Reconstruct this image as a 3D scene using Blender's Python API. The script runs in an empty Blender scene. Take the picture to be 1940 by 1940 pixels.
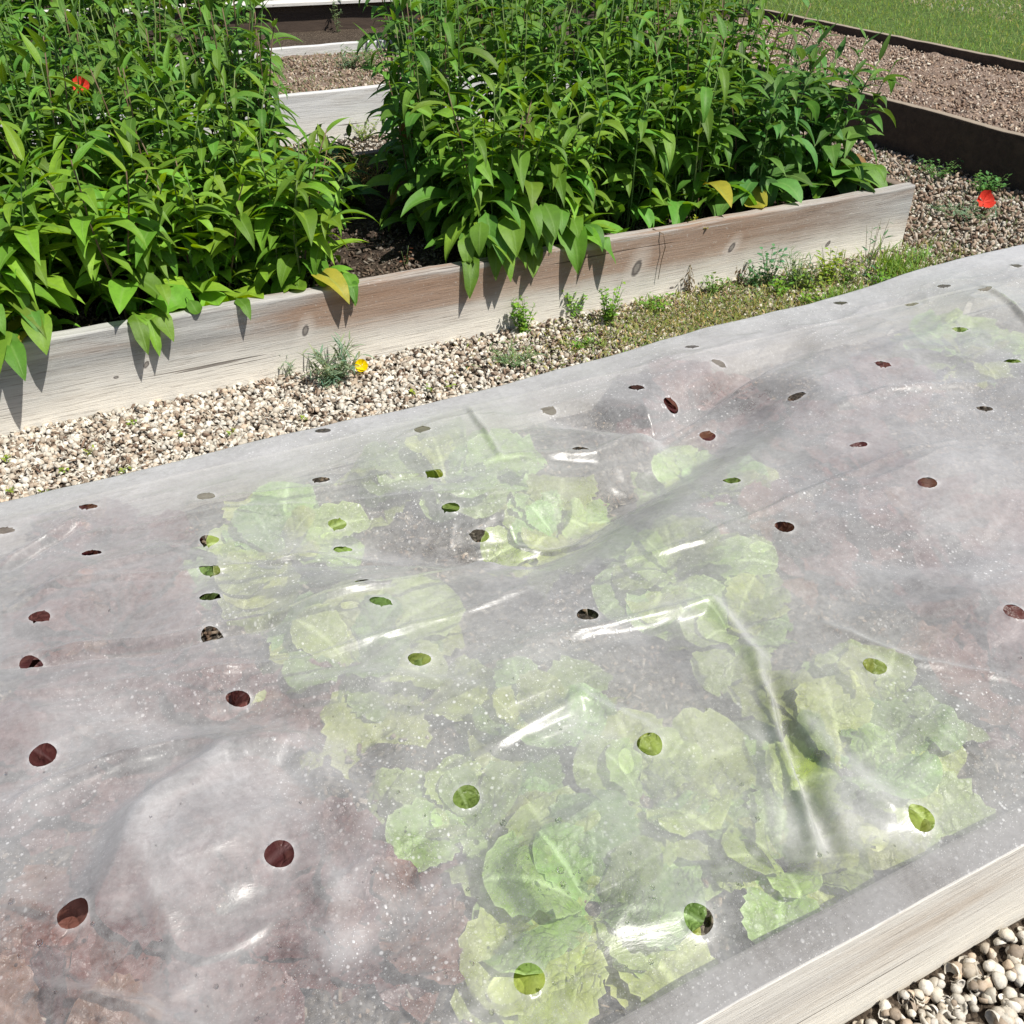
import bpy, math, random
import numpy as np
from mathutils import Vector

C = bpy.context.scene.collection
RNG = np.random.default_rng(7)
random.seed(7)
PI = math.pi

# ------------------------------------------------------------------ camera
F, HOR, RES, CAMH = 1800.0, -300.0, 1940.0, 1.4
PITCH = math.atan2(RES / 2 - HOR, F)
YAW = PI / 2 - math.atan2(5400 - RES / 2, F / math.cos(PITCH))
FWD = np.array([math.sin(YAW) * math.cos(PITCH), math.cos(YAW) * math.cos(PITCH), -math.sin(PITCH)])
RGT = np.array([math.cos(YAW), -math.sin(YAW), 0.0])
UPV = np.cross(RGT, FWD)
CAM = np.array([0.0, 0.0, CAMH])
cd = bpy.data.cameras.new("camera"); cam = bpy.data.objects.new("camera", cd); C.objects.link(cam)
cam.location = CAM; cam.rotation_euler = (PI / 2 - PITCH, 0, -YAW)
cd.sensor_width = 36; cd.lens = 36 * F / RES; cd.clip_start = 0.02; cd.clip_end = 400
bpy.context.scene.camera = cam

def ray(px, py):
    return FWD + RGT * ((px - RES / 2) / F) - UPV * ((py - RES / 2) / F)
def at(px, py, z=0.0):          # point at height z seen at photo pixel (px, py)
    d = ray(px, py); return CAM + d * ((z - CAMH) / d[2])
def at_v(px, py, v):            # point on the upright plane Y = v
    d = ray(px, py); return CAM + d * (v / d[1])

# ------------------------------------------------------------------ light
SUN = np.array([0.27, -0.44, 0.86]); SUN = SUN / np.linalg.norm(SUN)
ld = bpy.data.lights.new("sun", 'SUN'); ld.energy = 5.0; ld.angle = math.radians(0.5); ld.color = (1.0, 0.96, 0.89)
lo = bpy.data.objects.new("sun", ld); C.objects.link(lo)
lo.rotation_euler = Vector(SUN).to_track_quat('Z', 'Y').to_euler()
w = bpy.data.worlds.new("World"); bpy.context.scene.world = w; w.use_nodes = True
nt = w.node_tree
sky = nt.nodes.new("ShaderNodeTexSky"); sky.sky_type = 'NISHITA'; sky.sun_disc = False
sky.sun_elevation = math.asin(SUN[2]); sky.sun_rotation = math.atan2(SUN[0], SUN[1])
nt.links.new(sky.outputs[0], nt.nodes["Background"].inputs[0]); nt.nodes["Background"].inputs[1].default_value = 0.066
vs = bpy.context.scene.view_settings
vs.view_transform = 'Standard'; vs.look = 'None'; vs.exposure = 0.40; vs.gamma = 1.0
cy = bpy.context.scene.cycles
cy.max_bounces = 8; cy.diffuse_bounces = 4; cy.transparent_max_bounces = 12; cy.transmission_bounces = 6
cy.sample_clamp_indirect = 6

# ------------------------------------------------------------------ material helpers
class NT:
    def __init__(s, name):
        s.m = bpy.data.materials.new(name); s.m.use_nodes = True
        s.t = s.m.node_tree; s.t.nodes.clear()
        s.out = s.t.nodes.new("ShaderNodeOutputMaterial")
    def n(s, typ, ins=None, **kw):
        nd = s.t.nodes.new("ShaderNode" + typ)
        for k, v in kw.items(): setattr(nd, k, v)
        for k, v in (ins or {}).items():
            if isinstance(v, bpy.types.NodeSocket): s.t.links.new(v, nd.inputs[k])
            else: nd.inputs[k].default_value = v
        return nd
    def math(s, op, a, b=0.0, c=None, clamp=False):
        i = {0: a, 1: b}
        if c is not None: i[2] = c
        return s.n("Math", i, operation=op, use_clamp=clamp).outputs[0]
    def mix(s, f, a, b, blend='MIX'):
        nd = s.n("Mix", None, data_type='RGBA', blend_type=blend)
        for k, v in ((0, f), (6, a), (7, b)):
            if isinstance(v, bpy.types.NodeSocket): s.t.links.new(v, nd.inputs[k])
            elif k == 0: nd.inputs[k].default_value = v
            else: nd.inputs[k].default_value = (*v, 1)
        return nd.outputs[2]
    def ramp(s, f, stops):
        nd = s.n("ValToRGB", {0: f}); e = nd.color_ramp.elements
        while len(e) < len(stops): e.new(0.5)
        for q, (p, c) in zip(e, stops):
            q.position = p; q.color = (*c, 1) if not isinstance(c, (int, float)) else (c, c, c, 1)
        return nd.outputs[0]
    def co(s, scale=(1, 1, 1), loc=(0, 0, 0), rot=(0, 0, 0)):
        tc = s.n("TexCoord").outputs["Object"]
        return s.n("Mapping", {"Vector": tc, "Scale": scale, "Location": loc, "Rotation": rot}).outputs[0]
    def noise(s, vec, scale, detail=4, rough=0.55, dist=0.0):
        return s.n("TexNoise", {"Vector": vec, "Scale": scale, "Detail": detail, "Roughness": rough, "Distortion": dist}).outputs[0]
    def surf(s, sh): s.t.links.new(sh, s.out.inputs[0]); return s.m
    def bump(s, h, strength=0.5, dist=0.01):
        return s.n("Bump", {"Height": h, "Strength": strength, "Distance": dist}).outputs[0]

def principled(nm, col, rough=0.8, spec=0.3, normal=None, alpha=None):
    i = {"Base Color": col if isinstance(col, bpy.types.NodeSocket) else (*col, 1), "Roughness": rough, "Specular IOR Level": spec}
    if normal is not None: i["Normal"] = normal
    return nm.n("BsdfPrincipled", i).outputs[0]

def m_wood(name, pale, grey, brown, brown_amt=0.4, dark_amt=0.35, base_white=0.0, knots=(), seed=0.0, axis='X', stain=None, dark_top=False, top=None):
    g = NT(name)
    rot = (0, 0, 0) if axis == 'X' else (0, 0, PI / 2)
    v = g.co((1, 1, 1), (seed, seed * 1.3, 0), rot)
    vs_ = g.n("Mapping", {"Vector": v, "Scale": (0.9, 14, 14)}).outputs[0]
    vf = g.n("Mapping", {"Vector": v, "Scale": (6, 160, 160)}).outputs[0]
    warp = g.noise(v, 3.0, 3)
    grain = g.noise(vs_, 2.2, 8, 0.65, 0.6)
    fine = g.noise(vf, 1.6, 4, 0.7)
    patch = g.noise(g.n("Mapping", {"Vector": v, "Scale": (0.55, 2.2, 4.5)}).outputs[0], 2.2, 6, 0.62)
    speck = g.noise(v, 90, 4, 0.7)
    c = g.mix(g.ramp(grain, [(0.34, 0.0), (0.66, 1.0)]), grey, pale)
    bm = g.ramp(patch, [(0.62 - brown_amt * 0.45, 0.0), (0.80 - brown_amt * 0.35, 1.0)])
    c = g.mix(g.math('MULTIPLY', bm, 0.85), c, g.mix(g.ramp(grain, [(0.35, 0.0), (0.65, 1.0)]), brown, [0.5 * (a + b) for a, b in zip(brown, pale)]))
    sep = g.n("SeparateXYZ", {0: g.co()}).outputs
    if stain:           # brown tannin stain on the middle of the board
        sx = g.math('ADD', sep[0], g.math('MULTIPLY', g.math('SUBTRACT', patch, 0.5), 1.6))
        m1 = g.n("MapRange", {0: sx, 1: stain[0], 2: stain[1], 3: 0.0, 4: 1.0}, clamp=True).outputs[0]
        m2 = g.n("MapRange", {0: sx, 1: stain[2], 2: stain[3], 3: 1.0, 4: 0.0}, clamp=True).outputs[0]
        sz = g.math('ADD', sep[2], g.math('MULTIPLY', g.math('SUBTRACT', grain, 0.5), 0.16))
        m3 = g.n("MapRange", {0: sz, 1: 0.06, 2: 0.15, 3: 0.0, 4: 1.0}, clamp=True).outputs[0]
        m4 = g.n("MapRange", {0: sz, 1: 0.245, 2: 0.262, 3: 1.0, 4: 0.35}, clamp=True).outputs[0]
        mm = g.math('MULTIPLY', g.math('MULTIPLY', m1, m2), g.math('MULTIPLY', m3, m4))
        c = g.mix(g.math('MULTIPLY', mm, g.math('ADD', 0.45, g.math('MULTIPLY', fine, 0.7), clamp=True)), c, g.mix(grain, (0.20, 0.115, 0.07), (0.36, 0.25, 0.18)))
    if base_white:      # lime-white weathering along the foot of the board
        hz = g.math('ADD', sep[2], g.math('MULTIPLY', g.math('SUBTRACT', warp, 0.5), 0.12))
        hz = g.math('ADD', hz, g.math('MULTIPLY', g.math('SUBTRACT', grain, 0.5), 0.10))
        wm = g.n("MapRange", {0: hz, 1: 0.16, 2: 0.03, 3: 0.0, 4: base_white}, clamp=True).outputs[0]
        c = g.mix(wm, c, (0.74, 0.70, 0.62))
    c = g.mix(g.math('MULTIPLY', g.ramp(fine, [(0.30, 1.0), (0.46, 0.0)]), dark_amt), c, [x * 0.35 for x in brown])
    c = g.mix(g.math('MULTIPLY', g.ramp(speck, [(0.60, 0.0), (0.72, 1.0)]), 0.5), c, [min(0.8, x * 1.25) for x in pale])
    crk = g.noise(g.n("Mapping", {"Vector": v, "Scale": (1.2, 60, 60)}).outputs[0], 1.0, 2, 0.5, 0.3)
    crm = g.ramp(crk, [(0.275, 1.0), (0.30, 0.0)])
    c = g.mix(g.math('MULTIPLY', crm, 0.7), c, (0.07, 0.05, 0.04))
    for (kx, kz, kr, tilt) in knots:
        dx = g.math('SUBTRACT', sep[0], kx); dz = g.math('SUBTRACT', sep[2], kz)
        ca, sa = math.cos(tilt), math.sin(tilt)
        a = g.math('ADD', g.math('MULTIPLY', dx, ca), g.math('MULTIPLY', dz, sa))
        b = g.math('SUBTRACT', g.math('MULTIPLY', dz, ca), g.math('MULTIPLY', dx, sa))
        d = g.math('SQRT', g.math('ADD', g.math('POWER', g.math('DIVIDE', a, kr * 1.9), 2.0), g.math('POWER', g.math('DIVIDE', b, kr), 2.0)))
        d = g.math('ADD', d, g.math('MULTIPLY', g.math('SUBTRACT', fine, 0.5), 0.5))
        dh = g.math('MULTIPLY', d, 0.33)
        c = g.mix(g.math('MULTIPLY', g.ramp(dh, [(0.3, 1.0), (0.97, 0.0)]), 0.45), c, (0.60, 0.56, 0.51))
        c = g.mix(g.math('MULTIPLY', g.n("MapRange", {0: d, 1: 1.0, 2: 0.7, 3: 0.0, 4: 1.0}, clamp=True).outputs[0], 0.9), c, (0.085, 0.075, 0.07))
        c = g.mix(g.math('MULTIPLY', g.n("MapRange", {0: d, 1: 0.55, 2: 0.35, 3: 0.0, 4: 1.0}, clamp=True).outputs[0], 0.6), c, (0.30, 0.27, 0.24))
    if top:             # sunlit upper edge painted in: upward faces get a lighter colour
        nt_ = g.n("SeparateXYZ", {0: g.n("NewGeometry").outputs["True Normal"]}).outputs[2]
        c = g.mix(g.math('MULTIPLY', g.n("MapRange", {0: nt_, 1: 0.6, 2: 0.9, 3: 0.0, 4: 1.0}, clamp=True).outputs[0], 0.85), c, g.mix(grain, top, [x * 0.75 for x in top]))
    if dark_top:             # upward faces are a darker grey
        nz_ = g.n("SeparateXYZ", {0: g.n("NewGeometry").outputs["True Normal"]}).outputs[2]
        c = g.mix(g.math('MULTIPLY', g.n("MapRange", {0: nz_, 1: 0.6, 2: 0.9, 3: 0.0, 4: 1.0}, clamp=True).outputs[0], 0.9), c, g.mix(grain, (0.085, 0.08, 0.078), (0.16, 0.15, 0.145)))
    h = g.math('ADD', g.math('MULTIPLY', grain, 0.6), g.math('MULTIPLY', fine, 0.5))
    h = g.math('SUBTRACT', h, g.math('MULTIPLY', crm, 0.5))
    return g.surf(principled(g, c, 0.88, 0.2, g.bump(h, 0.6, 0.006)))

def m_leaf(name, rough=0.45, trans=0.35, vein=0.35, spec=0.35, mottle=0.25):
    g = NT(name)
    at_ = g.n("Attribute", None, attribute_name="col", attribute_type='GEOMETRY')
    c = at_.outputs["Color"]; ac = at_.outputs["Alpha"]
    nz = g.noise(g.co(), 45, 3)
    c = g.mix(g.math('MULTIPLY', g.math('SUBTRACT', nz, 0.35, clamp=True), mottle * 3), c, g.mix(0.6, c, (0.03, 0.07, 0.012)))
    vm = g.n("MapRange", {0: ac, 1: 0.16, 2: 0.02, 3: 0.0, 4: vein}, clamp=True).outputs[0]
    c = g.mix(vm, c, (0.22, 0.34, 0.10))
    nb = g.bump(g.math('ADD', g.noise(g.co(), 160, 2), g.math('MULTIPLY', vm, -1.5)), 0.35, 0.003)
    p = principled(g, c, rough, spec, nb)
    tc = g.n("HueSaturation", {"Hue": 0.478, "Saturation": 1.1, "Value": 2.0, "Color": c}).outputs[0]
    tr = g.n("BsdfTranslucent", {"Color": tc}).outputs[0]
    return g.surf(g.n("MixShader", {0: trans, 1: p, 2: tr}).outputs[0])

def m_lettuce():
    g = NT("leaf_lettuce")
    at_ = g.n("Attribute", None, attribute_name="col", attribute_type='GEOMETRY')
    c = at_.outputs["Color"]; ac = at_.outputs["Alpha"]; v = g.co()
    vo = g.n("TexVoronoi", {"Vector": g.n("VectorMath", {0: v, 1: g.n("VectorMath", {0: g.n("TexNoise", {"Vector": v, "Scale": 40.0, "Detail": 3.0}).outputs[1], 1: (0.022, 0.022, 0.022)}, operation='MULTIPLY').outputs[0]}).outputs[0], "Scale": 62}, feature='DISTANCE_TO_EDGE').outputs["Distance"]
    cell = g.n("MapRange", {0: vo, 1: 0.0, 2: 0.22, 3: 1.0, 4: 0.0}, clamp=True).outputs[0]
    cell = g.math('MULTIPLY', cell, g.ramp(g.noise(v, 18, 2), [(0.4, 0.15), (0.65, 1.0)]))
    nz = g.noise(v, 30, 5, 0.65)
    c = g.mix(g.ramp(nz, [(0.40, 0.0), (0.62, 1.0)]), c, g.mix(0.40, c, g.mix(1.0, c, (0.35, 0.35, 0.30), 'MULTIPLY')))
    c = g.mix(g.math('MULTIPLY', cell, 0.5), c, g.mix(0.7, c, g.mix(1.0, c, (0.25, 0.25, 0.22), 'MULTIPLY')))
    rim = g.n("MapRange", {0: ac, 1: 0.90, 2: 1.0, 3: 0.0, 4: 0.45}, clamp=True).outputs[0]
    tint = g.n("HueSaturation", {"Saturation": 0.7, "Value": 1.6, "Color": at_.outputs["Color"]}).outputs[0]
    c = g.mix(rim, c, tint)
    mid = g.n("MapRange", {0: ac, 1: 0.14, 2: 0.03, 3: 0.0, 4: 0.75}, clamp=True).outputs[0]
    c = g.mix(mid, c, tint)
    nb = g.bump(g.math('ADD', g.math('MULTIPLY', cell, -0.6), nz), 0.6, 0.006)
    p = principled(g, c, 0.35, 0.4, nb)
    tr = g.n("BsdfTranslucent", {"Color": g.n("HueSaturation", {"Hue": 0.485, "Saturation": 1.1, "Value": 1.6, "Color": c}).outputs[0]}).outputs[0]
    return g.surf(g.n("MixShader", {0: 0.35, 1: p, 2: tr}).outputs[0])

def m_petal(name, col, col2):
    g = NT(name)
    nz = g.noise(g.co(), 60, 3)
    c = g.mix(nz, col, col2)
    p = principled(g, c, 0.6, 0.2); tr = g.n("BsdfTranslucent", {"Color": c}).outputs[0]
    return g.surf(g.n("MixShader", {0: 0.35, 1: p, 2: tr}).outputs[0])

def m_attr(name, rough=0.8, spec=0.25, bs=40, bstr=0.4, var=0.35):
    g = NT(name)
    at_ = g.n("Attribute", None, attribute_name="col", attribute_type='GEOMETRY')
    nz = g.noise(g.co(), bs * 3, 4, 0.65)
    c = g.mix(g.math('MULTIPLY', g.ramp(nz, [(0.45, 0.0), (0.65, 1.0)]), var), at_.outputs["Color"], g.mix(0.65, at_.outputs["Color"], (0.10, 0.07, 0.05)))
    return g.surf(principled(g, c, rough, spec, g.bump(nz, bstr, 0.003)))

def m_soil(name, c1, c2, c3, scale=30, bstr=0.9, bdist=0.02):
    g = NT(name)
    v = g.co()
    a = g.noise(v, scale, 6, 0.7); b = g.noise(v, scale * 0.15, 4); vo = g.n("TexVoronoi", {"Vector": v, "Scale": scale * 2.2, "Randomness": 1.0})
    c = g.mix(g.ramp(a, [(0.35, 0.0), (0.65, 1.0)]), c1, c2)
    c = g.mix(g.math('MULTIPLY', g.ramp(vo.outputs["Color"], [(0.72, 0.0), (0.8, 1.0)]), 0.7), c, c3)
    c = g.mix(g.math('MULTIPLY', g.ramp(b, [(0.4, 0.0), (0.7, 1.0)]), 0.4), c, c1)
    h = g.math('ADD', a, g.math('MULTIPLY', vo.outputs["Distance"], -0.6))
    return g.surf(principled(g, c, 0.95, 0.15, g.bump(h, bstr, bdist)))

def m_film():
    g = NT("film_plastic")
    v = g.co()
    fog_shading = g.noise(v, 7, 6, 0.65, 0.4)
    fog2 = g.noise(v, 2.3, 3, 0.5)
    zone = g.ramp(g.noise(g.co((1, 1, 1), (3.1, 1.7, 0)), 2.6, 3), [(0.42, 0.0), (0.62, 1.0)])
    vo = g.n("TexVoronoi", {"Vector": g.co((1, 1, 0)), "Scale": 120, "Randomness": 1.0})
    rnd = g.n("SeparateColor", {0: vo.outputs["Color"]}).outputs[0]
    rad = g.math('MULTIPLY', g.math('POWER', rnd, 2.2), 0.42)
    drop = g.n("MapRange", {0: vo.outputs["Distance"], 1: rad, 2: g.math('MULTIPLY', rad, 0.55), 3: 0.0, 4: 1.0}, clamp=True).outputs[0]
    vo2 = g.n("TexVoronoi", {"Vector": g.co((1, 1, 0), (0.7, 0.2, 0)), "Scale": 330, "Randomness": 1.0})
    rnd2 = g.n("SeparateColor", {0: vo2.outputs["Color"]}).outputs[0]
    rad2 = g.math('MULTIPLY', g.math('POWER', rnd2, 1.6), 0.45)
    drop2 = g.n("MapRange", {0: vo2.outputs["Distance"], 1: rad2, 2: g.math('MULTIPLY', rad2, 0.5), 3: 0.0, 4: 1.0}, clamp=True).outputs[0]
    dd = g.math('MAXIMUM', g.math('MULTIPLY', drop, zone), g.math('MULTIPLY', g.math('MULTIPLY', drop2, 0.6), g.math('ADD', 0.25, zone)))
    # share of light that passes straight through
    T = g.n("MapRange", {0: fog_shading, 1: 0.32, 2: 0.70, 3: 0.70, 4: 0.55}, clamp=True).outputs[0]
    T = g.math('SUBTRACT', T, g.math('MULTIPLY', g.ramp(fog2, [(0.4, 0.0), (0.7, 1.0)]), 0.06))
    face = g.n("LayerWeight", {"Blend": 0.5}).outputs["Facing"]      # a slanting look passes more of the fogged skin
    T = g.math('SUBTRACT', T, g.n("MapRange", {0: face, 1: 0.18, 2: 0.72, 3: 0.0, 4: 0.24}, clamp=True).outputs[0])
    fa = g.n("Attribute", None, attribute_name="fog_shading", attribute_type='GEOMETRY').outputs["Fac"]  # condensation together with painted bright folds and trough shade
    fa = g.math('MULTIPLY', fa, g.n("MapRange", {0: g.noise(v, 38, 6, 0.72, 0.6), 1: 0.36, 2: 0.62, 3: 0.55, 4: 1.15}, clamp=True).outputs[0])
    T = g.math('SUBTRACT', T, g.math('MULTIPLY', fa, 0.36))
    T = g.math('MINIMUM', g.math('MAXIMUM', T, 0.10), 0.86)
    mot = g.noise(v, 95, 4, 0.7)
    T = g.math('ADD', T, g.math('MULTIPLY', g.math('SUBTRACT', mot, 0.5), 0.34))
    T = g.math('SUBTRACT', T, g.math('MULTIPLY', dd, 0.34), clamp=True)
    fine = g.noise(v, 55, 5, 0.6, 0.8)
    wr = g.noise(g.n("Mapping", {"Vector": v, "Scale": (1.0, 3.2, 1.0), "Rotation": (0, 0, 0.25)}).outputs[0], 7, 5, 0.6, 1.2)
    h = g.math('ADD', g.math('MULTIPLY', fine, 0.07), g.math('ADD', g.math('MULTIPLY', wr, 0.35), g.math('MULTIPLY', dd, 0.16)))
    nb = g.bump(h, 0.45, 0.008)
    veil = g.mix(dd, (0.69, 0.685, 0.685), (0.90, 0.90, 0.90))
    df = g.n("BsdfDiffuse", {"Color": veil, "Normal": nb}).outputs[0]
    tr = g.n("BsdfTranslucent", {"Color": veil, "Normal": nb}).outputs[0]
    sc = g.n("MixShader", {0: 0.36, 1: df, 2: tr}).outputs[0]
    tp = g.n("BsdfTransparent", {"Color": (0.97, 0.97, 0.97, 1)}).outputs[0]
    body = g.n("MixShader", {0: T, 1: sc, 2: tp}).outputs[0]
    gl = g.n("BsdfGlossy", {"Color": (1, 1, 1, 1), "Roughness": 0.32, "Normal": nb}).outputs[0]
    fr = g.math('MULTIPLY', g.n("Fresnel", {"IOR": 1.42, "Normal": nb}).outputs[0], 0.8)
    return g.surf(g.n("MixShader", {0: fr, 1: body, 2: gl}).outputs[0])

def m_water():
    g = NT("water")
    p = g.n("BsdfPrincipled", {"Base Color": (1, 1, 1, 1), "Roughness": 0.02, "IOR": 1.33, "Transmission Weight": 1.0}).outputs[0]
    return g.surf(g.n("MixShader", {0: 0.3, 1: p, 2: g.n("BsdfTransparent").outputs[0]}).outputs[0])

PALE, GREY, BROWN = (0.435, 0.43, 0.41), (0.255, 0.25, 0.24), (0.27, 0.18, 0.125)
KN = []
for (px, py, r, tl) in ((579, 627, 0.012, 1.2), (1206, 508, 0.020, 1.1), (1386, 469, 0.013, 0.9), (1568, 462, 0.010, 0.8), (277, 691, 0.008, 0.9), (220, 715, 0.005, 0), (1272, 545, 0.006, 0)):
    p = at_v(px, py, 2.775); KN.append((float(p[0]), float(p[2]), r, tl))
M = {
    'wood_front': m_wood("weathered_wood_stained", PALE, GREY, BROWN, 0.25, 0.5, 0.95, KN, 0.3, 'X', (.35, .75, 2.5, 3.2)),
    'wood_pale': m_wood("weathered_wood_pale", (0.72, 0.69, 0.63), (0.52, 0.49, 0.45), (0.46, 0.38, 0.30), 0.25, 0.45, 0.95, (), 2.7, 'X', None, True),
    'wood_grey': m_wood("weathered_wood_grey", (0.62, 0.62, 0.61), (0.47, 0.47, 0.47), (0.30, 0.26, 0.22), 0.15, 0.25, 0.6, (), 5.1),
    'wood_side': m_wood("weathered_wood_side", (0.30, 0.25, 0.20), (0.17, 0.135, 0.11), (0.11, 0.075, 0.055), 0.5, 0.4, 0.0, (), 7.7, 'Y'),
    'wood_dark': m_wood("dark_timber", (0.085, 0.062, 0.048), (0.055, 0.04, 0.032), (0.12, 0.085, 0.06), 0.3, 0.5, 0.0, (), 9.2, 'X', None, False, (0.36, 0.30, 0.23)),
    'wood_cap': m_wood("bleached_cap", (0.66, 0.64, 0.60), (0.55, 0.53, 0.5), (0.45, 0.4, 0.34), 0.1, 0.15, 0.0, (), 11.0),
    'leaf': m_leaf("leaf_green", 0.55, 0.27, 0.3, 0.3, 0.4),
    'leaf_soft': m_leaf("leaf_soft", 0.6, 0.3, 0.1, 0.2),
    'lettuce': m_lettuce(),
    'stem': m_attr("stem_green", 0.6, 0.3, 30, 0.2, 0.25),
    'shell': m_attr("nut_shell", 0.62, 0.3, 60, 0.35, 0.35),
    'chip': m_attr("wood_chip", 0.9, 0.15, 40, 0.4, 0.3),
    'red': m_petal("petal_red", (0.75, 0.035, 0.02), (0.85, 0.10, 0.06)),
    'yellow': m_petal("petal_yellow", (0.90, 0.72, 0.0), (0.90, 0.62, 0.0)),
    'pink': m_petal("petal_pink", (0.45, 0.08, 0.10), (0.6, 0.2, 0.2)),
    'path': m_soil("path_earth", (0.05, 0.036, 0.026), (0.11, 0.085, 0.062), (0.25, 0.2, 0.15), 60),
    'ground': m_soil("ground_earth", (0.16, 0.125, 0.095), (0.30, 0.25, 0.195), (0.44, 0.38, 0.31), 40),
    'soil_dark': m_soil("soil_dark", (0.03, 0.021, 0.016), (0.065, 0.048, 0.036), (0.15, 0.12, 0.09), 35),
    'soil_sand': m_soil("soil_sandy", (0.075, 0.064, 0.054), (0.14, 0.12, 0.10), (0.36, 0.32, 0.27), 45),
    'soil_chip': m_soil("soil_chips", (0.15, 0.105, 0.08), (0.27, 0.20, 0.155), (0.42, 0.35, 0.29), 34),
    'lawn': m_soil("lawn_ground", (0.05, 0.085, 0.02), (0.09, 0.14, 0.035), (0.14, 0.19, 0.06), 20),
    'film': m_film(), 'water': m_water(),
}

# ------------------------------------------------------------------ object helpers
def mesh(name, V, Fc, mat, parent=None, col=None, smooth=True, kind=None):
    V = np.asarray(V, dtype=np.float32).reshape(-1, 3)
    me = bpy.data.meshes.new(name)
    if isinstance(Fc, np.ndarray):
        k = Fc.shape[1]; n = len(Fc)
        me.vertices.add(len(V)); me.vertices.foreach_set("co", V.ravel())
        me.loops.add(n * k); me.loops.foreach_set("vertex_index", Fc.astype(np.int32).ravel())
        me.polygons.add(n)
        me.polygons.foreach_set("loop_start", np.arange(0, n * k, k, dtype=np.int32))
        me.update(calc_edges=True)
    else:
        me.from_pydata([tuple(map(float, v)) for v in V], [], Fc); me.update()
    if smooth: me.polygons.foreach_set("use_smooth", np.ones(len(me.polygons), dtype=bool))
    if col is not None:
        ca = me.color_attributes.new("col", 'FLOAT_COLOR', 'POINT')
        ca.data.foreach_set("color", np.asarray(col, dtype=np.float32).ravel())
    me.materials.append(M[mat]); me.validate()
    o = bpy.data.objects.new(name, me); C.objects.link(o)
    if parent is not None: o.parent = parent
    if kind: o['kind'] = kind
    return o
def tag(o, label=None, cat=None, group=None, kind=None):
    if label: o['label'] = label
    if cat: o['category'] = cat
    if group: o['group'] = group
    if kind: o['kind'] = kind
    return o
def thing(name, label, cat, loc=(0, 0, 0), group=None):
    o = bpy.data.objects.new(name, None); C.objects.link(o); o.location = [float(x) for x in loc]
    o.empty_display_size = 0.05
    return tag(o, label, cat, group)

def vnoise(x, y, seed=0, octv=4, gain=0.5):
    r = np.random.default_rng(seed); out = np.zeros_like(x, dtype=float); a = 1.0; tot = 0
    for o in range(octv):
        tab = r.random((256, 256)); X = x * 2 ** o + 31.7 * o; Y = y * 2 ** o + 17.3 * o
        xi = np.floor(X).astype(int); yi = np.floor(Y).astype(int); fx = X - xi; fy = Y - yi
        fx = fx * fx * (3 - 2 * fx); fy = fy * fy * (3 - 2 * fy)
        g = lambda i, j: tab[i % 256, j % 256]
        out += a * ((g(xi, yi) * (1 - fx) + g(xi + 1, yi) * fx) * (1 - fy) + (g(xi, yi + 1) * (1 - fx) + g(xi + 1, yi + 1) * fx) * fy)
        tot += a; a *= gain
    return out / tot

def grid_faces(nu, nv):
    i = np.arange(nu * nv).reshape(nv, nu)
    return np.stack([i[:-1, :-1], i[:-1, 1:], i[1:, 1:], i[1:, :-1]], -1).reshape(-1, 4)

def sheet(name, x0, x1, y0, y1, z, mat, amp=0.0, step=0.05, seed=1, parent=None, fs=8.0, kind=None):
    xs = np.linspace(x0, x1, max(2, int((x1 - x0) / step) + 1)); ys = np.linspace(y0, y1, max(2, int((y1 - y0) / step) + 1))
    X, Y = np.meshgrid(xs, ys)
    Z = z + amp * (vnoise(X * fs + 40, Y * fs + 40, seed, 4) - 0.5) * 2
    return mesh(name, np.stack([X, Y, Z], -1), grid_faces(len(xs), len(ys)), mat, parent, kind=kind)

def board(name, p0, p1, thick, z0, z1, mat, parent, seed=0, wob=0.004, top_wear=0.004):
    """a plank from p0 to p1 (plan view); thickness lies to the left of p0->p1. Rounded, uneven long edges."""
    p0 = np.array(p0, float); p1 = np.array(p1, float); L = np.linalg.norm(p1 - p0); d = (p1 - p0) / L; nrm = np.array([-d[1], d[0]])
    n = max(8, int(L / 0.03)); r = 0.006
    prof = [(0, 0), (0, .35), (0, .7), (0, 1 - r / (z1 - z0)), (r * .3, 1 - .3 * r / (z1 - z0)), (r, 1.0), (thick * .5, 1.0), (thick - r, 1.0), (thick - .3 * r, 1 - .3 * r / (z1 - z0)), (thick, 1 - r / (z1 - z0)), (thick, .5), (thick, 0)]
    rg = np.random.default_rng(seed + 50)
    t = np.linspace(0, 1, n)
    topn = (vnoise(t * L * 7 + seed, t * 0 + seed, seed, 4) - .5) * 2 * top_wear
    fn = (vnoise(t * L * 2.2 + seed, t * 0 + 3.3, seed + 1, 3) - .5) * 2 * wob
    V = []
    for i in range(n):
        for (a, b) in prof:
            z = z0 + (z1 - z0) * b + (topn[i] * b ** 6)
            off = a + fn[i]
            q = p0 + d * (t[i] * L) + nrm * off
            V.append((q[0], q[1], z))
    k = len(prof)
    Fc = [(i * k + j, (i + 1) * k + j, (i + 1) * k + j + 1, i * k + j + 1) for i in range(n - 1) for j in range(k - 1)]
    Fc += [tuple(range(k)), tuple((n - 1) * k + j for j in reversed(range(k)))]
    o = mesh(name, V, Fc, mat, parent, smooth=False)
    return o

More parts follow.
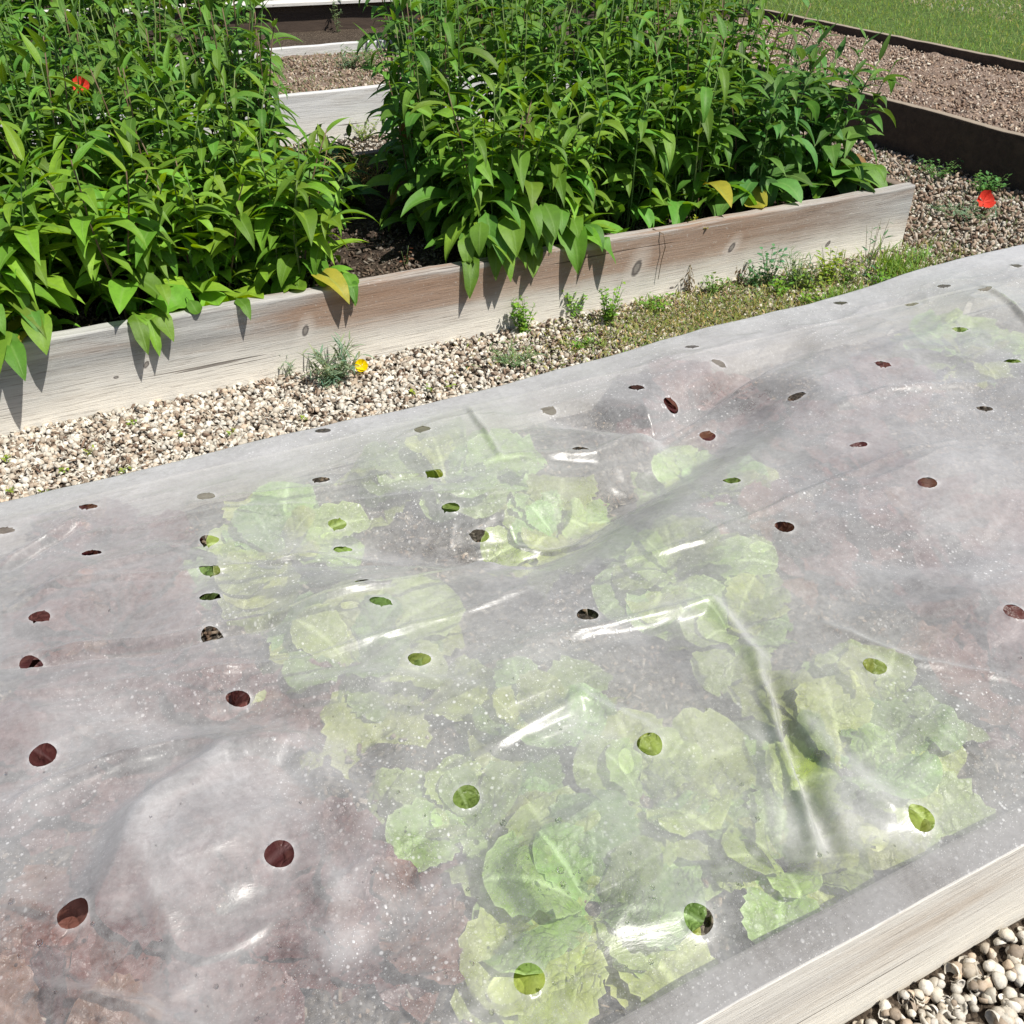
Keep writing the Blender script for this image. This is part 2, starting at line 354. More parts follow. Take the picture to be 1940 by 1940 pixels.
# ------------------------------------------------------------------ leaves
class Leaves:
    """collects leaf blades; build() makes one foliage mesh"""
    def __init__(s): s.P = []
    def add(s, base, az, e0, droop, L, W, shape=0, fold=0.25, roll=0.0, col=(.08, .2, .03), wav=0.0, curl=0.0):
        s.P.append((*base, az, e0, droop, L, W, shape, fold, roll, *col, wav, curl, random.random() * 6.28))
    def arrays(s, nseg=8, half=2):
        P = np.array(s.P, float); n = len(P)
        t = np.linspace(0, 1, nseg + 1)
        b = P[:, 0:3]; az, e0, dr, L, W, sh, fold, roll = [P[:, i][:, None] for i in range(3, 11)]
        colr = P[:, 11:14]; wav = P[:, 14][:, None]; curl = P[:, 15][:, None]; ph = P[:, 16][:, None]
        e = e0 - dr * t[None, :] ** 1.15
        a = az + curl * t[None, :] ** 2
        dx = np.cos(e) * np.cos(a); dy = np.cos(e) * np.sin(a); dz = np.sin(e)
        T = np.stack([dx, dy, dz], -1)
        step = (L / nseg)[:, :, None]
        mid = np.zeros((n, nseg + 1, 3)); mid[:, 1:] = np.cumsum((T[:, :-1] + T[:, 1:]) * 0.5 * step, axis=1)
        mid += b[:, None, :]
        S0 = np.stack([-np.sin(a), np.cos(a), np.zeros_like(a)], -1)
        N0 = np.cross(T, S0)
        rr = roll * (0.3 + 0.7 * t[None, :])
        S = S0 * np.cos(rr)[..., None] + N0 * np.sin(rr)[..., None]
        N = np.cross(T, S)
        # outlines: 0 lance, 1 stalked ovate, 2 strap, 3 obovate lettuce, 4 round
        tt = np.clip(t, 1e-4, 1)[None, :]
        w0 = np.sin(PI * tt ** 0.72) ** 1.1 * (1 - 0.25 * tt)
        u = np.clip((tt - 0.28) / 0.72, 0, 1)
        w1 = np.where(tt < 0.28, 0.07, np.maximum(0.07, np.sin(PI * np.clip(u, 0.02, 1) ** 0.62) ** 0.9 * (1 - 0.1 * u)))
        w1 = np.where(tt >= 0.999, 0.0, w1)
        w2 = np.minimum(1, tt * 8) * (1 - tt ** 3)
        w3 = 0.22 + 0.78 * np.sin(PI * 0.5 * np.clip(tt / 0.68, 0, 1)) ** 1.6; w3 = w3 * np.sqrt(np.clip(1 - np.clip((tt - 0.66) / 0.345, 0, 1) ** 2.2, 0, 1))
        w4 = np.where(tt < 0.3, 0.1, np.sqrt(np.clip(1 - ((tt - 0.65) / 0.36) ** 2, 0, 1)))
        wd = np.choose(np.broadcast_to(sh, (n, nseg + 1)).astype(int), [np.broadcast_to(x, (n, nseg + 1)) for x in (w0, w1, w2, w3, w4)])
        wd = wd * W * 0.5
        cols = np.linspace(-1, 1, 2 * half + 1)
        V = []
        for c in cols:
            ruffle = wav * W * abs(c) ** 1.5 * (np.sin(t[None, :] * 17 + ph + (2.0 if c > 0 else 0)) + 0.6 * np.sin(t[None, :] * 41 + ph * 2 + c))
            jag = 1 + 0.06 * (abs(c) > .99) * np.sin(t[None, :] * 60 + ph)
            V.append(mid + S * (wd * c * jag)[..., None] * np.cos(fold)[..., None] + N * (wd * abs(c) * np.sin(fold) + ruffle * (wd > 1e-4))[..., None])
        V = np.stack(V, 2)                       # n, nseg+1, ncol, 3
        k = len(cols); m = (nseg + 1) * k
        base_f = grid_faces(k, nseg + 1)
        Fc = (base_f[None] + (np.arange(n) * m)[:, None, None]).reshape(-1, 4)
        colA = np.empty((n, nseg + 1, k, 4)); colA[..., :3] = colr[:, None, None, :]; colA[..., 3] = np.abs(cols)[None, None, :]
        return V.reshape(-1, 3), Fc, colA.reshape(-1, 4)
    def build(s, name, mat, parent, nseg=8, half=2, origin=(0, 0, 0), over=False):
        V, Fc, cl = s.arrays(nseg, half)
        if over:            # blades that reach past the front board lie over its edge
            b_ = (V[:, 1] > 2.758) & (V[:, 1] < 2.845)
            V[:, 2] = np.where(b_, np.maximum(V[:, 2], .268 + .006 * np.sin(V[:, 0] * 90)), V[:, 2])
        return mesh(name, V - np.array(origin), Fc, mat, parent, cl)

def tube(name, pts, r0, r1, mat, parent, col, sides=5, origin=(0, 0, 0)):
    pts = np.array(pts, float); n = len(pts)
    d = np.gradient(pts, axis=0); d /= np.linalg.norm(d, axis=1)[:, None] + 1e-9
    ref = np.array([0.31, 0.17, 0.05]) if abs(d[0][2]) > 0.7 else np.array([0.0, 0.1, 1.0])
    a = np.cross(d, ref); a /= np.linalg.norm(a, axis=1)[:, None]; b = np.cross(d, a)
    rr = np.linspace(r0, r1, n)
    V = [pts[i] + rr[i] * (math.cos(q) * a[i] + math.sin(q) * b[i]) for i in range(n) for q in np.linspace(0, 2 * PI, sides, endpoint=False)]
    Fc = [(i * sides + j, i * sides + (j + 1) % sides, (i + 1) * sides + (j + 1) % sides, (i + 1) * sides + j) for i in range(n - 1) for j in range(sides)]
    Fc.append(tuple((n - 1) * sides + j for j in range(sides)))
    V = np.array(V) - np.array(origin)
    return mesh(name, V, Fc, mat, parent, np.tile((*col, 1), (len(V), 1)))

def green(base=(0.075, 0.19, 0.028), var=0.25):
    k = 1 + random.uniform(-var, var); h = random.uniform(-0.3, 0.35)
    return (base[0] * k * (1 + h * 0.7), base[1] * k, base[2] * k * (1 - h * 0.3))

# ------------------------------------------------------------------ setting
sheet('ground', -30, 40, -6, 60, -0.012, 'ground', 0.0, 2.0)['kind'] = 'structure'
sheet('path', -1.6, 6.2, -0.4, 9.6, -0.004, 'path', 0.006, 0.05, 4)['kind'] = 'structure'
sheet('lawn', 5.93, 24, 2.2, 40, 0.06, 'lawn', 0.02, 0.25, 5)['kind'] = 'structure'

# ------------------------------------------------------------------ raised beds
TOP = 0.26
def bed(label, x0, x1, y0, y1, mats, top=TOP, soil='soil_dark', soil_z=0.19, th=0.05, seed=0, amp=0.02):
    b = thing('raised_bed', label, 'raised bed', (0, 0, 0))
    board('front_board', (x0, y0), (x1, y0), th, -0.05, top, mats[0], b, seed)
    board('back_board', (x1, y1), (x0, y1), th, -0.05, top, mats[1], b, seed + 1)
    board('end_board', (x0 + .003, y1 - th - .004), (x0 + .003, y0 + th + .004), th, -0.05, top - .004, mats[2], b, seed + 2)
    board('end_board', (x1 - .003, y0 + th + .004), (x1 - .003, y1 - th - .004), th, -0.05, top - .004, mats[2], b, seed + 3)
    sheet('soil', x0 + .03, x1 - .03, y0 + .03, y1 - .03, soil_z, soil, amp, 0.025, seed + 9, b, 10)
    return b
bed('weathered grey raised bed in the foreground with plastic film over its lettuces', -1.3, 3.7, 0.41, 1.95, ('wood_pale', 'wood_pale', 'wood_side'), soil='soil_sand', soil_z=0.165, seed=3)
bed('brown and grey weathered raised bed full of tall leafy plants', -1.5, 3.21, 2.775, 4.28, ('wood_front', 'wood_front', 'wood_side'), soil_z=0.19, seed=11)
bed('pale grey raised bed of weeds behind the gap in the tall plants', -1.2, 3.4, 5.56, 7.05, ('wood_grey', 'wood_grey', 'wood_side'), soil='soil_chip', soil_z=0.2, seed=23)
bed('dark raised bed of bare wood chips beside the lawn', 4.27, 5.88, 1.6, 7.2, ('wood_dark', 'wood_dark', 'wood_dark'), soil='soil_chip', soil_z=0.195, seed=31, amp=0.03)
# the dark bed's lit top edge is painted into its timber material
fb = thing('raised_bed', 'far dark raised bed with a bleached white cap board', 'raised bed')
board('front_board', (-2.5, 10.02), (5.4, 9.00), .05, -.05, .21, 'wood_dark', fb, 41)
board('back_board', (5.55, 10.1), (-2.35, 11.12), .05, -.05, .21, 'wood_dark', fb, 42)
board('cap_board', (-2.5, 9.96), (5.4, 8.94), .24, .212, .24, 'wood_cap', fb, 43)
sheet('soil', -1.9, 5.2, 9.85, 10.25, .15, 'soil_dark', .03, .1, 44, fb)

# ------------------------------------------------------------------ the film over the near bed
V0, V1, U0, U1 = 0.408, 1.952, -1.15, 3.55
EU = [-1.2, -.23, .08, .45, .96, 1.45, 1.93, 2.4, 2.99, 3.6]; EZ = [.262, .262, .264, .268, .268, .292, .305, .33, .335, .33]
#          kind, px, py, radius of the head, how far it lifts the film
LET = [('g', 1130, 1640, .150, .030), ('g', 1625, 1385, .150, .022), ('g', 660, 1185, .155, .026), ('g', 845, 850, .155, .02), ('g', 1290, 1020, .145, .02),
       ('g', 1850, 625, .16, .02), ('g', 520, 985, .145, .012), ('g', 1000, 1310, .13, .022), ('g', 1060, 950, .12, -.006), ('g', 1400, 1120, .12, .01),
       ('r', 400, 1640, .150, .040), ('r', 720, 1690, .105, .010), ('r', 40, 1880, .15, .016), ('r', 190, 1130, .15, .02), ('r', 400, 1290, .14, .016), ('r', 90, 1370, .13, .016),
       ('r', 150, 985, .13, .01), ('r', 1300, 720, .15, .014), ('r', 1540, 770, .14, .02), ('r', 1760, 930, .155, .018), ('r', 1920, 1215, .12, .01), ('r', 1690, 690, .12, .012), ('r', 330, 1900, .11, .0),
       ('g', 1690, 1275, .11, .0), ('g', 1235, 1440, .12, .0), ('g', 900, 1480, .11, .0), ('g', 1500, 1560, .10, -.004), ('r', 1480, 960, .13, .004), ('r', 1850, 1030, .12, .0), ('r', 1640, 860, .12, .0), ('g', 1345, 870, .12, .0)]
LP = [(k, *at(px, py, .27)[:2], r, a) for (k, px, py, r, a) in LET]
def pl(*pts): return [tuple(at(x, y, .29)[:2]) for x, y in pts]
#  creases: polyline in plan, height, width
CREASE = [
    (pl((1428, 1240), (1470, 1380), (1552, 1600)), .020, .011), (pl((1462, 1290), (1500, 1400), (1590, 1600)), -.034, .016),
    (pl((1480, 1330), (1560, 1440), (1690, 1530), (1738, 1535)), .020, .026),
    (pl((520, 985), (850, 1015), (1000, 1012), (1150, 930), (1330, 830), (1450, 760)), -.085, .085), (pl((1060, 780), (1250, 800), (1380, 720), (1510, 670)), -.055, .045),
    (pl((0, 1335), (250, 1292), (520, 1272), (760, 1215), (1000, 1120)), .010, .007), (pl((0, 1125), (250, 1102), (480, 1062), (700, 1000)), .009, .007), (pl((150, 1012), (400, 962), (700, 942), (1000, 925)), .008, .007),
    (pl((560, 1030), (760, 1048), (930, 1036)), .007, .007), (pl((600, 1066), (800, 1078), (1000, 1050), (1150, 990)), .008, .008), (pl((1150, 1075), (1330, 1040), (1560, 930), (1800, 850)), .009, .009), (pl((40, 1520), (240, 1440), (420, 1400)), .010, .009), (pl((1560, 1180), (1740, 1260), (1930, 1290)), .008, .010),
    (pl((120, 1330), (330, 1360), (520, 1340), (700, 1420)), -.022, .035), (pl((860, 1560), (960, 1700), (1000, 1840)), -.016, .05), (pl((1620, 1060), (1760, 1060), (1940, 1010)), -.016, .04), (pl((300, 1010), (520, 1060), (760, 1060)), -.012, .02),
    (pl((0, 1160), (200, 1080), (420, 1000)), .010, .012), (pl((560, 1300), (760, 1290), (960, 1330)), .010, .014), (pl((880, 1000), (1090, 985), (1290, 900)), .012, .012), (pl((930, 870), (1130, 855), (1290, 790), (1500, 690)), .018, .014),
    (pl((20, 1250), (300, 1213), (520, 1180), (740, 1130), (1030, 1020)), .018, .010), (pl((10, 1266), (300, 1226), (520, 1193)), -.016, .011),
    (pl((360, 948), (600, 925), (910, 888)), .012, .008), (pl((885, 760), (950, 870)), .012, .008), (pl((0, 1062), (140, 985)), .012, .009), (pl((10, 1070), (150, 990)), -.012, .009),
    (pl((1000, 1225), (1180, 1180), (1340, 1150), (1440, 1250)), .020, .016), (pl((200, 1710), (270, 1560), (430, 1440), (560, 1420), (660, 1520), (720, 1680)), .026, .030),
    (pl((80, 1880), (260, 1915), (420, 1990)), .020, .014), (pl((0, 1700), (100, 1750)), .010, .012), (pl((0, 1530), (130, 1500), (330, 1410), (560, 1420)), .010, .022),
    (pl((560, 1560), (640, 1760), (700, 1740)), .010, .022), (pl((1850, 580), (1960, 660)), .014, .010), (pl((1560, 800), (1680, 760), (1860, 740)), .014, .014),
    (pl((1500, 1000), (1720, 990), (1960, 900)), .008, .03), (pl((1640, 700), (1790, 640), (1960, 610)), .006, .02), (pl((1600, 1180), (1800, 1150), (1960, 1100)), .010, .03),
    (pl((270, 1660), (330, 1780)), .006, .012), (pl((900, 1430), (1100, 1330), (1250, 1390)), .014, .014), (pl((1850, 1300), (1700, 1500)), .006, .014)]
def film_h(X, Y):
    X = np.asarray(X, float); Y = np.asarray(Y, float)
    t = np.clip((Y - V0) / (V1 - V0), 0, 1)
    near = TOP + .006
    h = near * (1 - t) + (np.interp(X, EU, EZ) + (.034 * (vnoise(X * 3.1 + 4, X * 0 + 1.5, 97, 3) - .5))) * t + .026 * np.sin(PI * t) ** 0.8
    for (k, lx, ly, r, a) in LP:
        h += a * np.exp(-((X - lx) ** 2 + (Y - ly) ** 2) / (r * .75) ** 2)
    edge = np.clip((Y - .47) / .07, 0, 1) * np.clip((V1 - .03 - Y) / .10, 0, 1)
    edge = edge * edge * (3 - 2 * edge)
    wx = X + .010 * (vnoise(X * 9 + 5, Y * 9 + 5, 91, 3) - .5); wy = Y + .022 * (vnoise(X * 8 + 9, Y * 8 + 2, 92, 3) - .5)
    for (pts, a, wdt) in CREASE:
        best = np.full(X.shape, 9.0); tp = np.zeros(X.shape); n = len(pts) - 1
        for i in range(n):
            ax, ay = pts[i]; bx, by = pts[i + 1]; ex, ey = bx - ax, by - ay
            q = np.clip(((wx - ax) * ex + (wy - ay) * ey) / (ex * ex + ey * ey), 0, 1)
            d = np.hypot(wx - ax - q * ex, wy - ay - q * ey); m = d < best
            best = np.where(m, d, best); tp = np.where(m, (i + q) / n, tp)
        h += edge * a * np.exp(-(best / wdt) ** 2) * np.sin(PI * np.clip(tp * .9 + .05, 0, 1)) ** .5
    h += edge * .010 * (vnoise(X * 3.2 + 11, Y * 5.5 + 3, 93, 3) - .5) * 2
    rn = 1 - np.abs(vnoise(X * 5 + Y * 3 + 20, Y * 13 - X * 1.6 + 20, 94, 3) - .5) * 2
    h += edge * .005 * rn ** 3
    h += edge * .0009 * (vnoise(X * 40 + 7, Y * 40 + 7, 95, 3) - .5) * 2
    h = np.where((Y < .475), np.maximum(h, near), h)
    return h
#  condensation and painted light on bulge, fold, ridge (+); clear film and painted trough shade (-): px, py, radius, amount
FOG_SHADING = [(300, 1580, .05, .8), (420, 1480, .055, .8), (560, 1460, .05, .8), (360, 1680, .05, .6), (640, 1640, .03, .6), (660, 1750, .03, .7), (470, 1560, .06, .5), (250, 1330, .10, .4), (120, 1480, .07, .4), (300, 1900, .05, .3),
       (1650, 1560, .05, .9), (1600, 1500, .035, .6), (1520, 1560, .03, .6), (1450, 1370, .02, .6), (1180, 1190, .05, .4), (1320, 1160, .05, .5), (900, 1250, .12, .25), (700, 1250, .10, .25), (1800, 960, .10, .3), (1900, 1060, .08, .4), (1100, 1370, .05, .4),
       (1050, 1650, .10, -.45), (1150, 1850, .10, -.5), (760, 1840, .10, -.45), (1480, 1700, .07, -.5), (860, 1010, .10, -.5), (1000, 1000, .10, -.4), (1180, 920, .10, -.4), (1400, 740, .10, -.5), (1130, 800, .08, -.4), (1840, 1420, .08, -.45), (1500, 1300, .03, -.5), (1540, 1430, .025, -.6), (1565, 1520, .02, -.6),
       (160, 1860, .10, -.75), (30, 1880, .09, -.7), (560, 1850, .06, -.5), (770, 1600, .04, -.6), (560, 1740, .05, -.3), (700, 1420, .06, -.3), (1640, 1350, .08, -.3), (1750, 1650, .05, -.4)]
FOG_SHADING = [(*at(px, py, .30)[:2], r, a) for px, py, r, a in FOG_SHADING]
def fog_shading_at(X, Y):
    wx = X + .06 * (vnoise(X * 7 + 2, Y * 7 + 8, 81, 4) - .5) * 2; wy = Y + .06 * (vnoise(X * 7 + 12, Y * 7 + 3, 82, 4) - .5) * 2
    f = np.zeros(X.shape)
    for fx, fy, r, a in FOG_SHADING: f += a * np.exp(-(((wx - fx) ** 2 + (wy - fy) ** 2) / (r * r)) ** 1.5)
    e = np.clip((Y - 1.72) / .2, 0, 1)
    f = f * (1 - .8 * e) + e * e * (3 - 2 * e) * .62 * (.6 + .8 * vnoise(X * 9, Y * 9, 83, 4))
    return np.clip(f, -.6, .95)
HOLES_PX = [(140, 1732), (530, 1619), (884, 1512), (1231, 1413), (1657, 1263), (1922, 1161), (1745, 1551), (1323, 1742), (1002, 1855), (82, 1431), (452, 1325), (795, 1250), (1113, 1166),
            (60, 1262), (404, 1212), (721, 1140), (75, 1169), (398, 1132), (693, 1104), (174, 1049), (398, 1081), (397, 1025), (10, 1007), (168, 961), (390, 941), (608, 910), (823, 898),
            (800, 814), (854, 962), (909, 1016), (639, 994), (650, 1044), (1486, 999), (1386, 911), (1757, 916), (1340, 827), (1100, 852), (1040, 779), (1271, 768), (1205, 735), (1508, 753),
            (1672, 690), (1311, 658), (1361, 688), (1819, 625), (1918, 685), (1866, 775), (1627, 843), (1925, 504), (1865, 550), (1788, 543), (1727, 578), (1592, 575), (612, 817)]
ROUND = {(800, 814): .9, (1340, 827): .85, (1271, 768): .8, (1486, 999): .85, (1757, 916): .9, (1922, 1161): 1, (1657, 1263): 1, (1508, 753): .8, (1672, 690): .75, (795, 1250): .7, (1113, 1166): .8}
HOLES = []
for (px, py) in HOLES_PX:
    z = .29
    for _ in range(25):
        p = at(px, py, z); z = 0.5 * z + 0.5 * float(film_h(p[0], p[1]))
    if p[1] < V1 - .02 and all(math.hypot(p[0] - a, p[1] - b) > .045 for a, b, _ in HOLES): HOLES.append((float(p[0]), float(p[1]), ROUND.get((px, py), 1.0 if py > 1380 else .58)))
HR = .0192
def build_film():
    us = np.concatenate([np.arange(U0, -.42, .02), np.arange(-.42, 1.75, .0042), np.arange(1.75, 3.15, .005), np.arange(3.15, U1, .02)])
    vs_ = np.concatenate([np.arange(V0, 1.2, .0042), np.arange(1.2, V1, .0055), [V1]])
    X, Y = np.meshgrid(us, vs_)
    dead = np.zeros(X.shape, bool); RIM = np.zeros(X.shape)
    for (hx, hy, asp) in HOLES:
        ca_, sa_ = math.cos(YAW), -math.sin(YAW)
        lx_ = (X - hx) * ca_ + (Y - hy) * sa_; ly_ = (-(X - hx) * sa_ + (Y - hy) * ca_) / asp
        d = np.hypot(lx_, ly_); ang = np.arctan2(ly_, lx_)
        rr = HR * (1 + .03 * np.sin(3 * ang + hx * 50))
        sd = (d - HR) * d / (np.sqrt(lx_ ** 2 + (ly_ / asp) ** 2) + 1e-9)
        ring = (sd < .0034) & (sd > -.0028) & (d > HR * .3)
        ex_ = np.cos(ang) * rr; ey_ = np.sin(ang) * rr * asp
        X = np.where(ring, hx + ex_ * ca_ - ey_ * sa_, X); Y = np.where(ring, hy + ex_ * sa_ + ey_ * ca_, Y)
        dead |= sd <= -.0028
        near_ = (sd > -.0028) & (sd < .010); RIM[near_] = np.maximum(RIM[near_], 1 - np.abs(sd[near_]) / .010)
    Z = film_h(X, Y) + .0022 * RIM ** 2
    nu, nv = len(us), len(vs_)
    # the hem that hangs outside the far board
    hem = []; zc = Z[-1].copy(); xc = X[-1].copy()
    for i in range(1, 14):
        s = i / 13
        wob = .012 * (vnoise(us * 6, us * 0 + 2, 7, 3) - .5) * s
        hem.append(np.stack([xc, V1 + .022 * min(1, s * 4) + wob + .004 * s, zc - .002 - .16 * s ** 1.3], -1))
    V = np.concatenate([np.stack([X, Y, Z], -1)] + [h[None] for h in hem])
    Fc = grid_faces(nu, nv + 13)
    # rows that hang: reuse the last grid row
    dd = np.concatenate([dead, np.zeros((13, nu), bool)]).ravel()
    Fc = Fc[~dd[Fc].any(axis=1)]
    V = V.reshape(-1, 3)
    used = np.zeros(len(V), bool); used[Fc] = True; idx = np.cumsum(used) - 1
    o = mesh('plastic_cover', V[used], idx[Fc], 'film')
    fa = o.data.attributes.new('fog_shading', 'FLOAT', 'POINT'); fa.data.foreach_set('value', np.clip(fog_shading_at(V[used][:, 0], V[used][:, 1]) + .8 * np.concatenate([RIM, np.zeros((13, nu))]).ravel()[used] ** 2, -.6, 1.0).astype(np.float32))
    tag(o, 'translucent white perforated plastic film draped over the lettuces in the foreground bed', 'plastic film')
    # condensation beads
    r = np.random.default_rng(5); n = 170
    px = r.uniform(0, 1940, n * 2); py = 1940 - np.abs(r.normal(0, 360, n * 2)); cl_ = r.random(n * 2) < .5; px = np.where(cl_, np.round(px / 170) * 170 + r.normal(0, 34, n * 2) + 40, px); py = np.where(cl_, np.round(py / 150) * 150 + r.normal(0, 28, n * 2) + 20, py); SV = []; SF = []
    lat, lon = 5, 10; k = 0
    for a, b in zip(px, py):
        p = at(a, b, .30); p = at(a, b, float(film_h(p[0], p[1])))
        if p[1] < .48 or k > n or any(math.hypot(p[0] - hx, p[1] - hy) < HR + .004 for hx, hy, _ in HOLES): continue
        z = float(film_h(p[0], p[1])); R = float(r.gamma(2.2, .0005)) + .0006; sq = r.uniform(.45, .7)
        for i in range(lat + 1):
            th = PI * i / lat
            for j in range(lon):
                q = 2 * PI * j / lon
                SV.append((p[0] + R * math.sin(th) * math.cos(q) * 1.0, p[1] + R * math.sin(th) * math.sin(q) * 1.15, z + R * .3 + R * sq * math.cos(th)))
        bI = k * (lat + 1) * lon
        for i in range(lat):
            for j in range(lon): SF.append((bI + i * lon + j, bI + (i + 1) * lon + j, bI + (i + 1) * lon + (j + 1) % lon, bI + i * lon + (j + 1) % lon))
        k += 1
    mesh('water_drops', SV, np.array(SF), 'water', o, kind='stuff')
build_film()

# ------------------------------------------------------------------ lettuces
LET_LABEL = ['largest green lettuce, spread under the film at the centre of the foreground',
    'green lettuce under the bright fold of film beside the front board', 'pale green lettuce in the middle of the bed left of the centre hole',
    'green lettuce by the far film edge under the dark green hole', 'green lettuce right of the dark valley in the film', 'green lettuce at the far right end under the film',
    'pale green lettuce left of the dark valley in the film', 'green lettuce under the film just behind the large foreground one', 'small green lettuce under the dark valley of the film',
    'small green lettuce behind the bright fold of film', 'big red-brown lettuce pushing the film up into a bulge in the foreground', 'small red-brown lettuce between the bulge and the large green lettuce',
    'brown-red lettuce in the near left corner of the bed', 'red lettuce at the left edge behind the dark crease', 'red lettuce just in front of the dark crease', 'red lettuce at the left edge in front of the dark crease',
    'red lettuce near the far film edge at the left', 'red lettuce under the far trough beside the middle bed path', 'red lettuce under two dark holes at the far right of the trough', 'purple red lettuce under the beaded film on the right',
    'red lettuce at the right edge of the film under a large hole', 'small red lettuce behind the beaded film near the far right', 'small red-brown lettuce at the very front beside the bulge',
    'green lettuce showing bright lime through the round hole right of the fold', 'green lettuce under the round hole behind the largest green one', 'green lettuce under the round hole left of the largest green one', 'small green lettuce left of the lower end of the bright fold', 'brownish lettuce under the ragged hole right of centre',
    'red lettuce under the beads between the two right-hand red holes', 'red lettuce behind the beaded film near the small dark hole', 'green lettuce under the trough beside the dark green hole']
def lettuce(i, kind, lx, ly, r):
    zb = .168
    t = thing('green_lettuce' if kind == 'g' else 'red_lettuce', LET_LABEL[i], 'lettuce', (lx, ly, zb), 'lettuces under the film')
    def rosette(n, k0, lv):
        for k in range(n):
            q = (k + k0) / (n + k0); az = (k + k0) * 2.39996 + random.uniform(-.55, .55)
            e0 = (1.35 - 1.10 * q) + random.uniform(-.2, .2)
            L = r * (0.75 + .55 * q) * random.uniform(.68, 1.28)
            if kind == 'g': c = green((.35, .48, .13), .34)
            else:
                m = random.random(); c = (.10 + .17 * m, .040 + .10 * m * m, .034 + .05 * m)
            lv.add((lx + .012 * math.cos(az), ly + .012 * math.sin(az), zb), az, e0, .75 + .5 * q + random.uniform(-.15, .25), L, L * random.uniform(.58, .98), 3, .22, random.uniform(-.25, .25), c, .035 + .02 * random.random())
    def fin(name, lv):
        V, Fc, cl = lv.arrays(20, 4)
        nl = len(lv.P); per = len(V) // nl; rank = np.repeat(np.arange(nl), per); row = np.tile(np.repeat(np.arange(21), 9), nl) / 20.
        vn = np.clip(1 - np.abs(((row * 6.0 - cl[:, 3] * 1.5) % 1.0) - .5) * 5, 0, 1) * (row > .15) * (cl[:, 3] > .1)
        cl[:, :3] = cl[:, :3] * (1 - .45 * vn[:, None]) + .45 * vn[:, None] * np.array([(.46, .55, .24) if kind == 'g' else (.38, .19, .16)])
        V[:, 2] += .004 * (vnoise(V[:, 0] * 70, V[:, 1] * 70, 55, 2) - .5) * 2
        h = film_h(V[:, 0], V[:, 1]) - .0030 - .0011 * (rank + (0 if name == 'heart' else 8))
        V[:, 2] = np.minimum(V[:, 2], h - .0015 * np.abs(vnoise(V[:, 0] * 90, V[:, 1] * 90, 56, 2)))
        V[:, 1] = np.clip(V[:, 1], .47, 1.89)
        if kind == 'r':   # greener leaf bases
            pass
        mesh(name, V - np.array((lx, ly, zb)), Fc, 'lettuce', t, cl)
    a = Leaves(); rosette(9, 0, a); fin('heart', a)
    b = Leaves(); rosette(15, 9, b); fin('outer_leaves', b)
for i, (k, lx, ly, r, a) in enumerate(LP): lettuce(i, k, lx, ly, r * 1.1)

# ------------------------------------------------------------------ nutshell gravel
def shell_proto(kind, lat, lon):
    V = []; 
    if kind == 0:    # half shell, open side
        hs = [(math.sin(PI / 2 * i / lat), math.cos(PI / 2 * i / lat)) for i in range(lat + 1)]
        prof = [(a, b) for a, b in hs] + [(a * .90, b * .88) for a, b in reversed(hs)]
    else:
        prof = [(math.sin(PI * i / (2 * lat)), math.cos(PI * i / (2 * lat)) * (1.12 if i < lat else .95)) for i in range(2 * lat + 1)]
    for a, b in prof:
        for j in range(lon): V.append((a * math.cos(2 * PI * j / lon), a * math.sin(2 * PI * j / lon), b))
    n = len(prof)
    Fc = [(i * lon + j, (i + 1) * lon + j, (i + 1) * lon + (j + 1) % lon, i * lon + (j + 1) % lon) for i in range(n - 1) for j in range(lon)]
    return np.array(V), np.array(Fc)
def rotm(n, r):
    q = r.normal(size=(n, 4)); q /= np.linalg.norm(q, axis=1)[:, None]; w_, x, y, z = q.T
    return np.stack([np.stack([1 - 2 * (y * y + z * z), 2 * (x * y - z * w_), 2 * (x * z + y * w_)], -1), np.stack([2 * (x * y + z * w_), 1 - 2 * (x * x + z * z), 2 * (y * z - x * w_)], -1), np.stack([2 * (x * z - y * w_), 2 * (y * z + x * w_), 1 - 2 * (x * x + y * y)], -1)], 1)
SHELLC = np.array([(.60, .55, .46), (.53, .48, .40), (.66, .62, .54), (.45, .39, .31), (.31, .25, .19), (.62, .58, .51), (.50, .40, .30), (.60, .56, .48)])
def shells(name, xy, size, lat, lon, label, zbase=0.0, cmul=1.0, seed=3, parent=None, lift=.42):
    r = np.random.default_rng(seed); VV = []; FF = []; CC = []; off = 0; n = len(xy)
    half = r.random(n) < .90
    for kd in (0, 1):
        P = xy[half] if kd == 0 else xy[~half]
        if not len(P): continue
        V, Fc = shell_proto(kd, lat, lon); m = len(P)
        S = size * np.clip(r.lognormal(-.05, .28, (m, 1)), .45, 1.5) * np.concatenate([r.uniform(.85, 1.1, (m, 2)), r.uniform(.85, 1.15, (m, 1))], 1) / 2
        W = np.einsum('nij,nvj->nvi', rotm(m, r), V[None] * S[:, None, :] * (1 + .05 * r.normal(size=(m, len(V), 1))))
        z = zbase + size * lift * r.uniform(.3, 1.3, m)
        W += np.concatenate([P, z[:, None]], 1)[:, None, :]
        c = SHELLC[r.integers(0, len(SHELLC), m)] * r.uniform(.72, 1.12, (m, 1)) * cmul
        VV.append(W.reshape(-1, 3)); FF.append((Fc[None] + (off + np.arange(m) * len(V))[:, None, None]).reshape(-1, 4)); off += m * len(V)
        ca = np.ones((m, len(V), 4)); ca[..., :3] = c[:, None]; CC.append(ca.reshape(-1, 4))
    o = mesh(name, np.concatenate(VV), np.concatenate(FF), 'shell', parent, np.concatenate(CC), kind='stuff')
    if label: tag(o, label, 'gravel')
    return o
r_ = np.random.default_rng(12)
def scat(n, x0, x1, y0, y1): return np.stack([r_.uniform(x0, x1, n), r_.uniform(y0, y1, n)], 1)
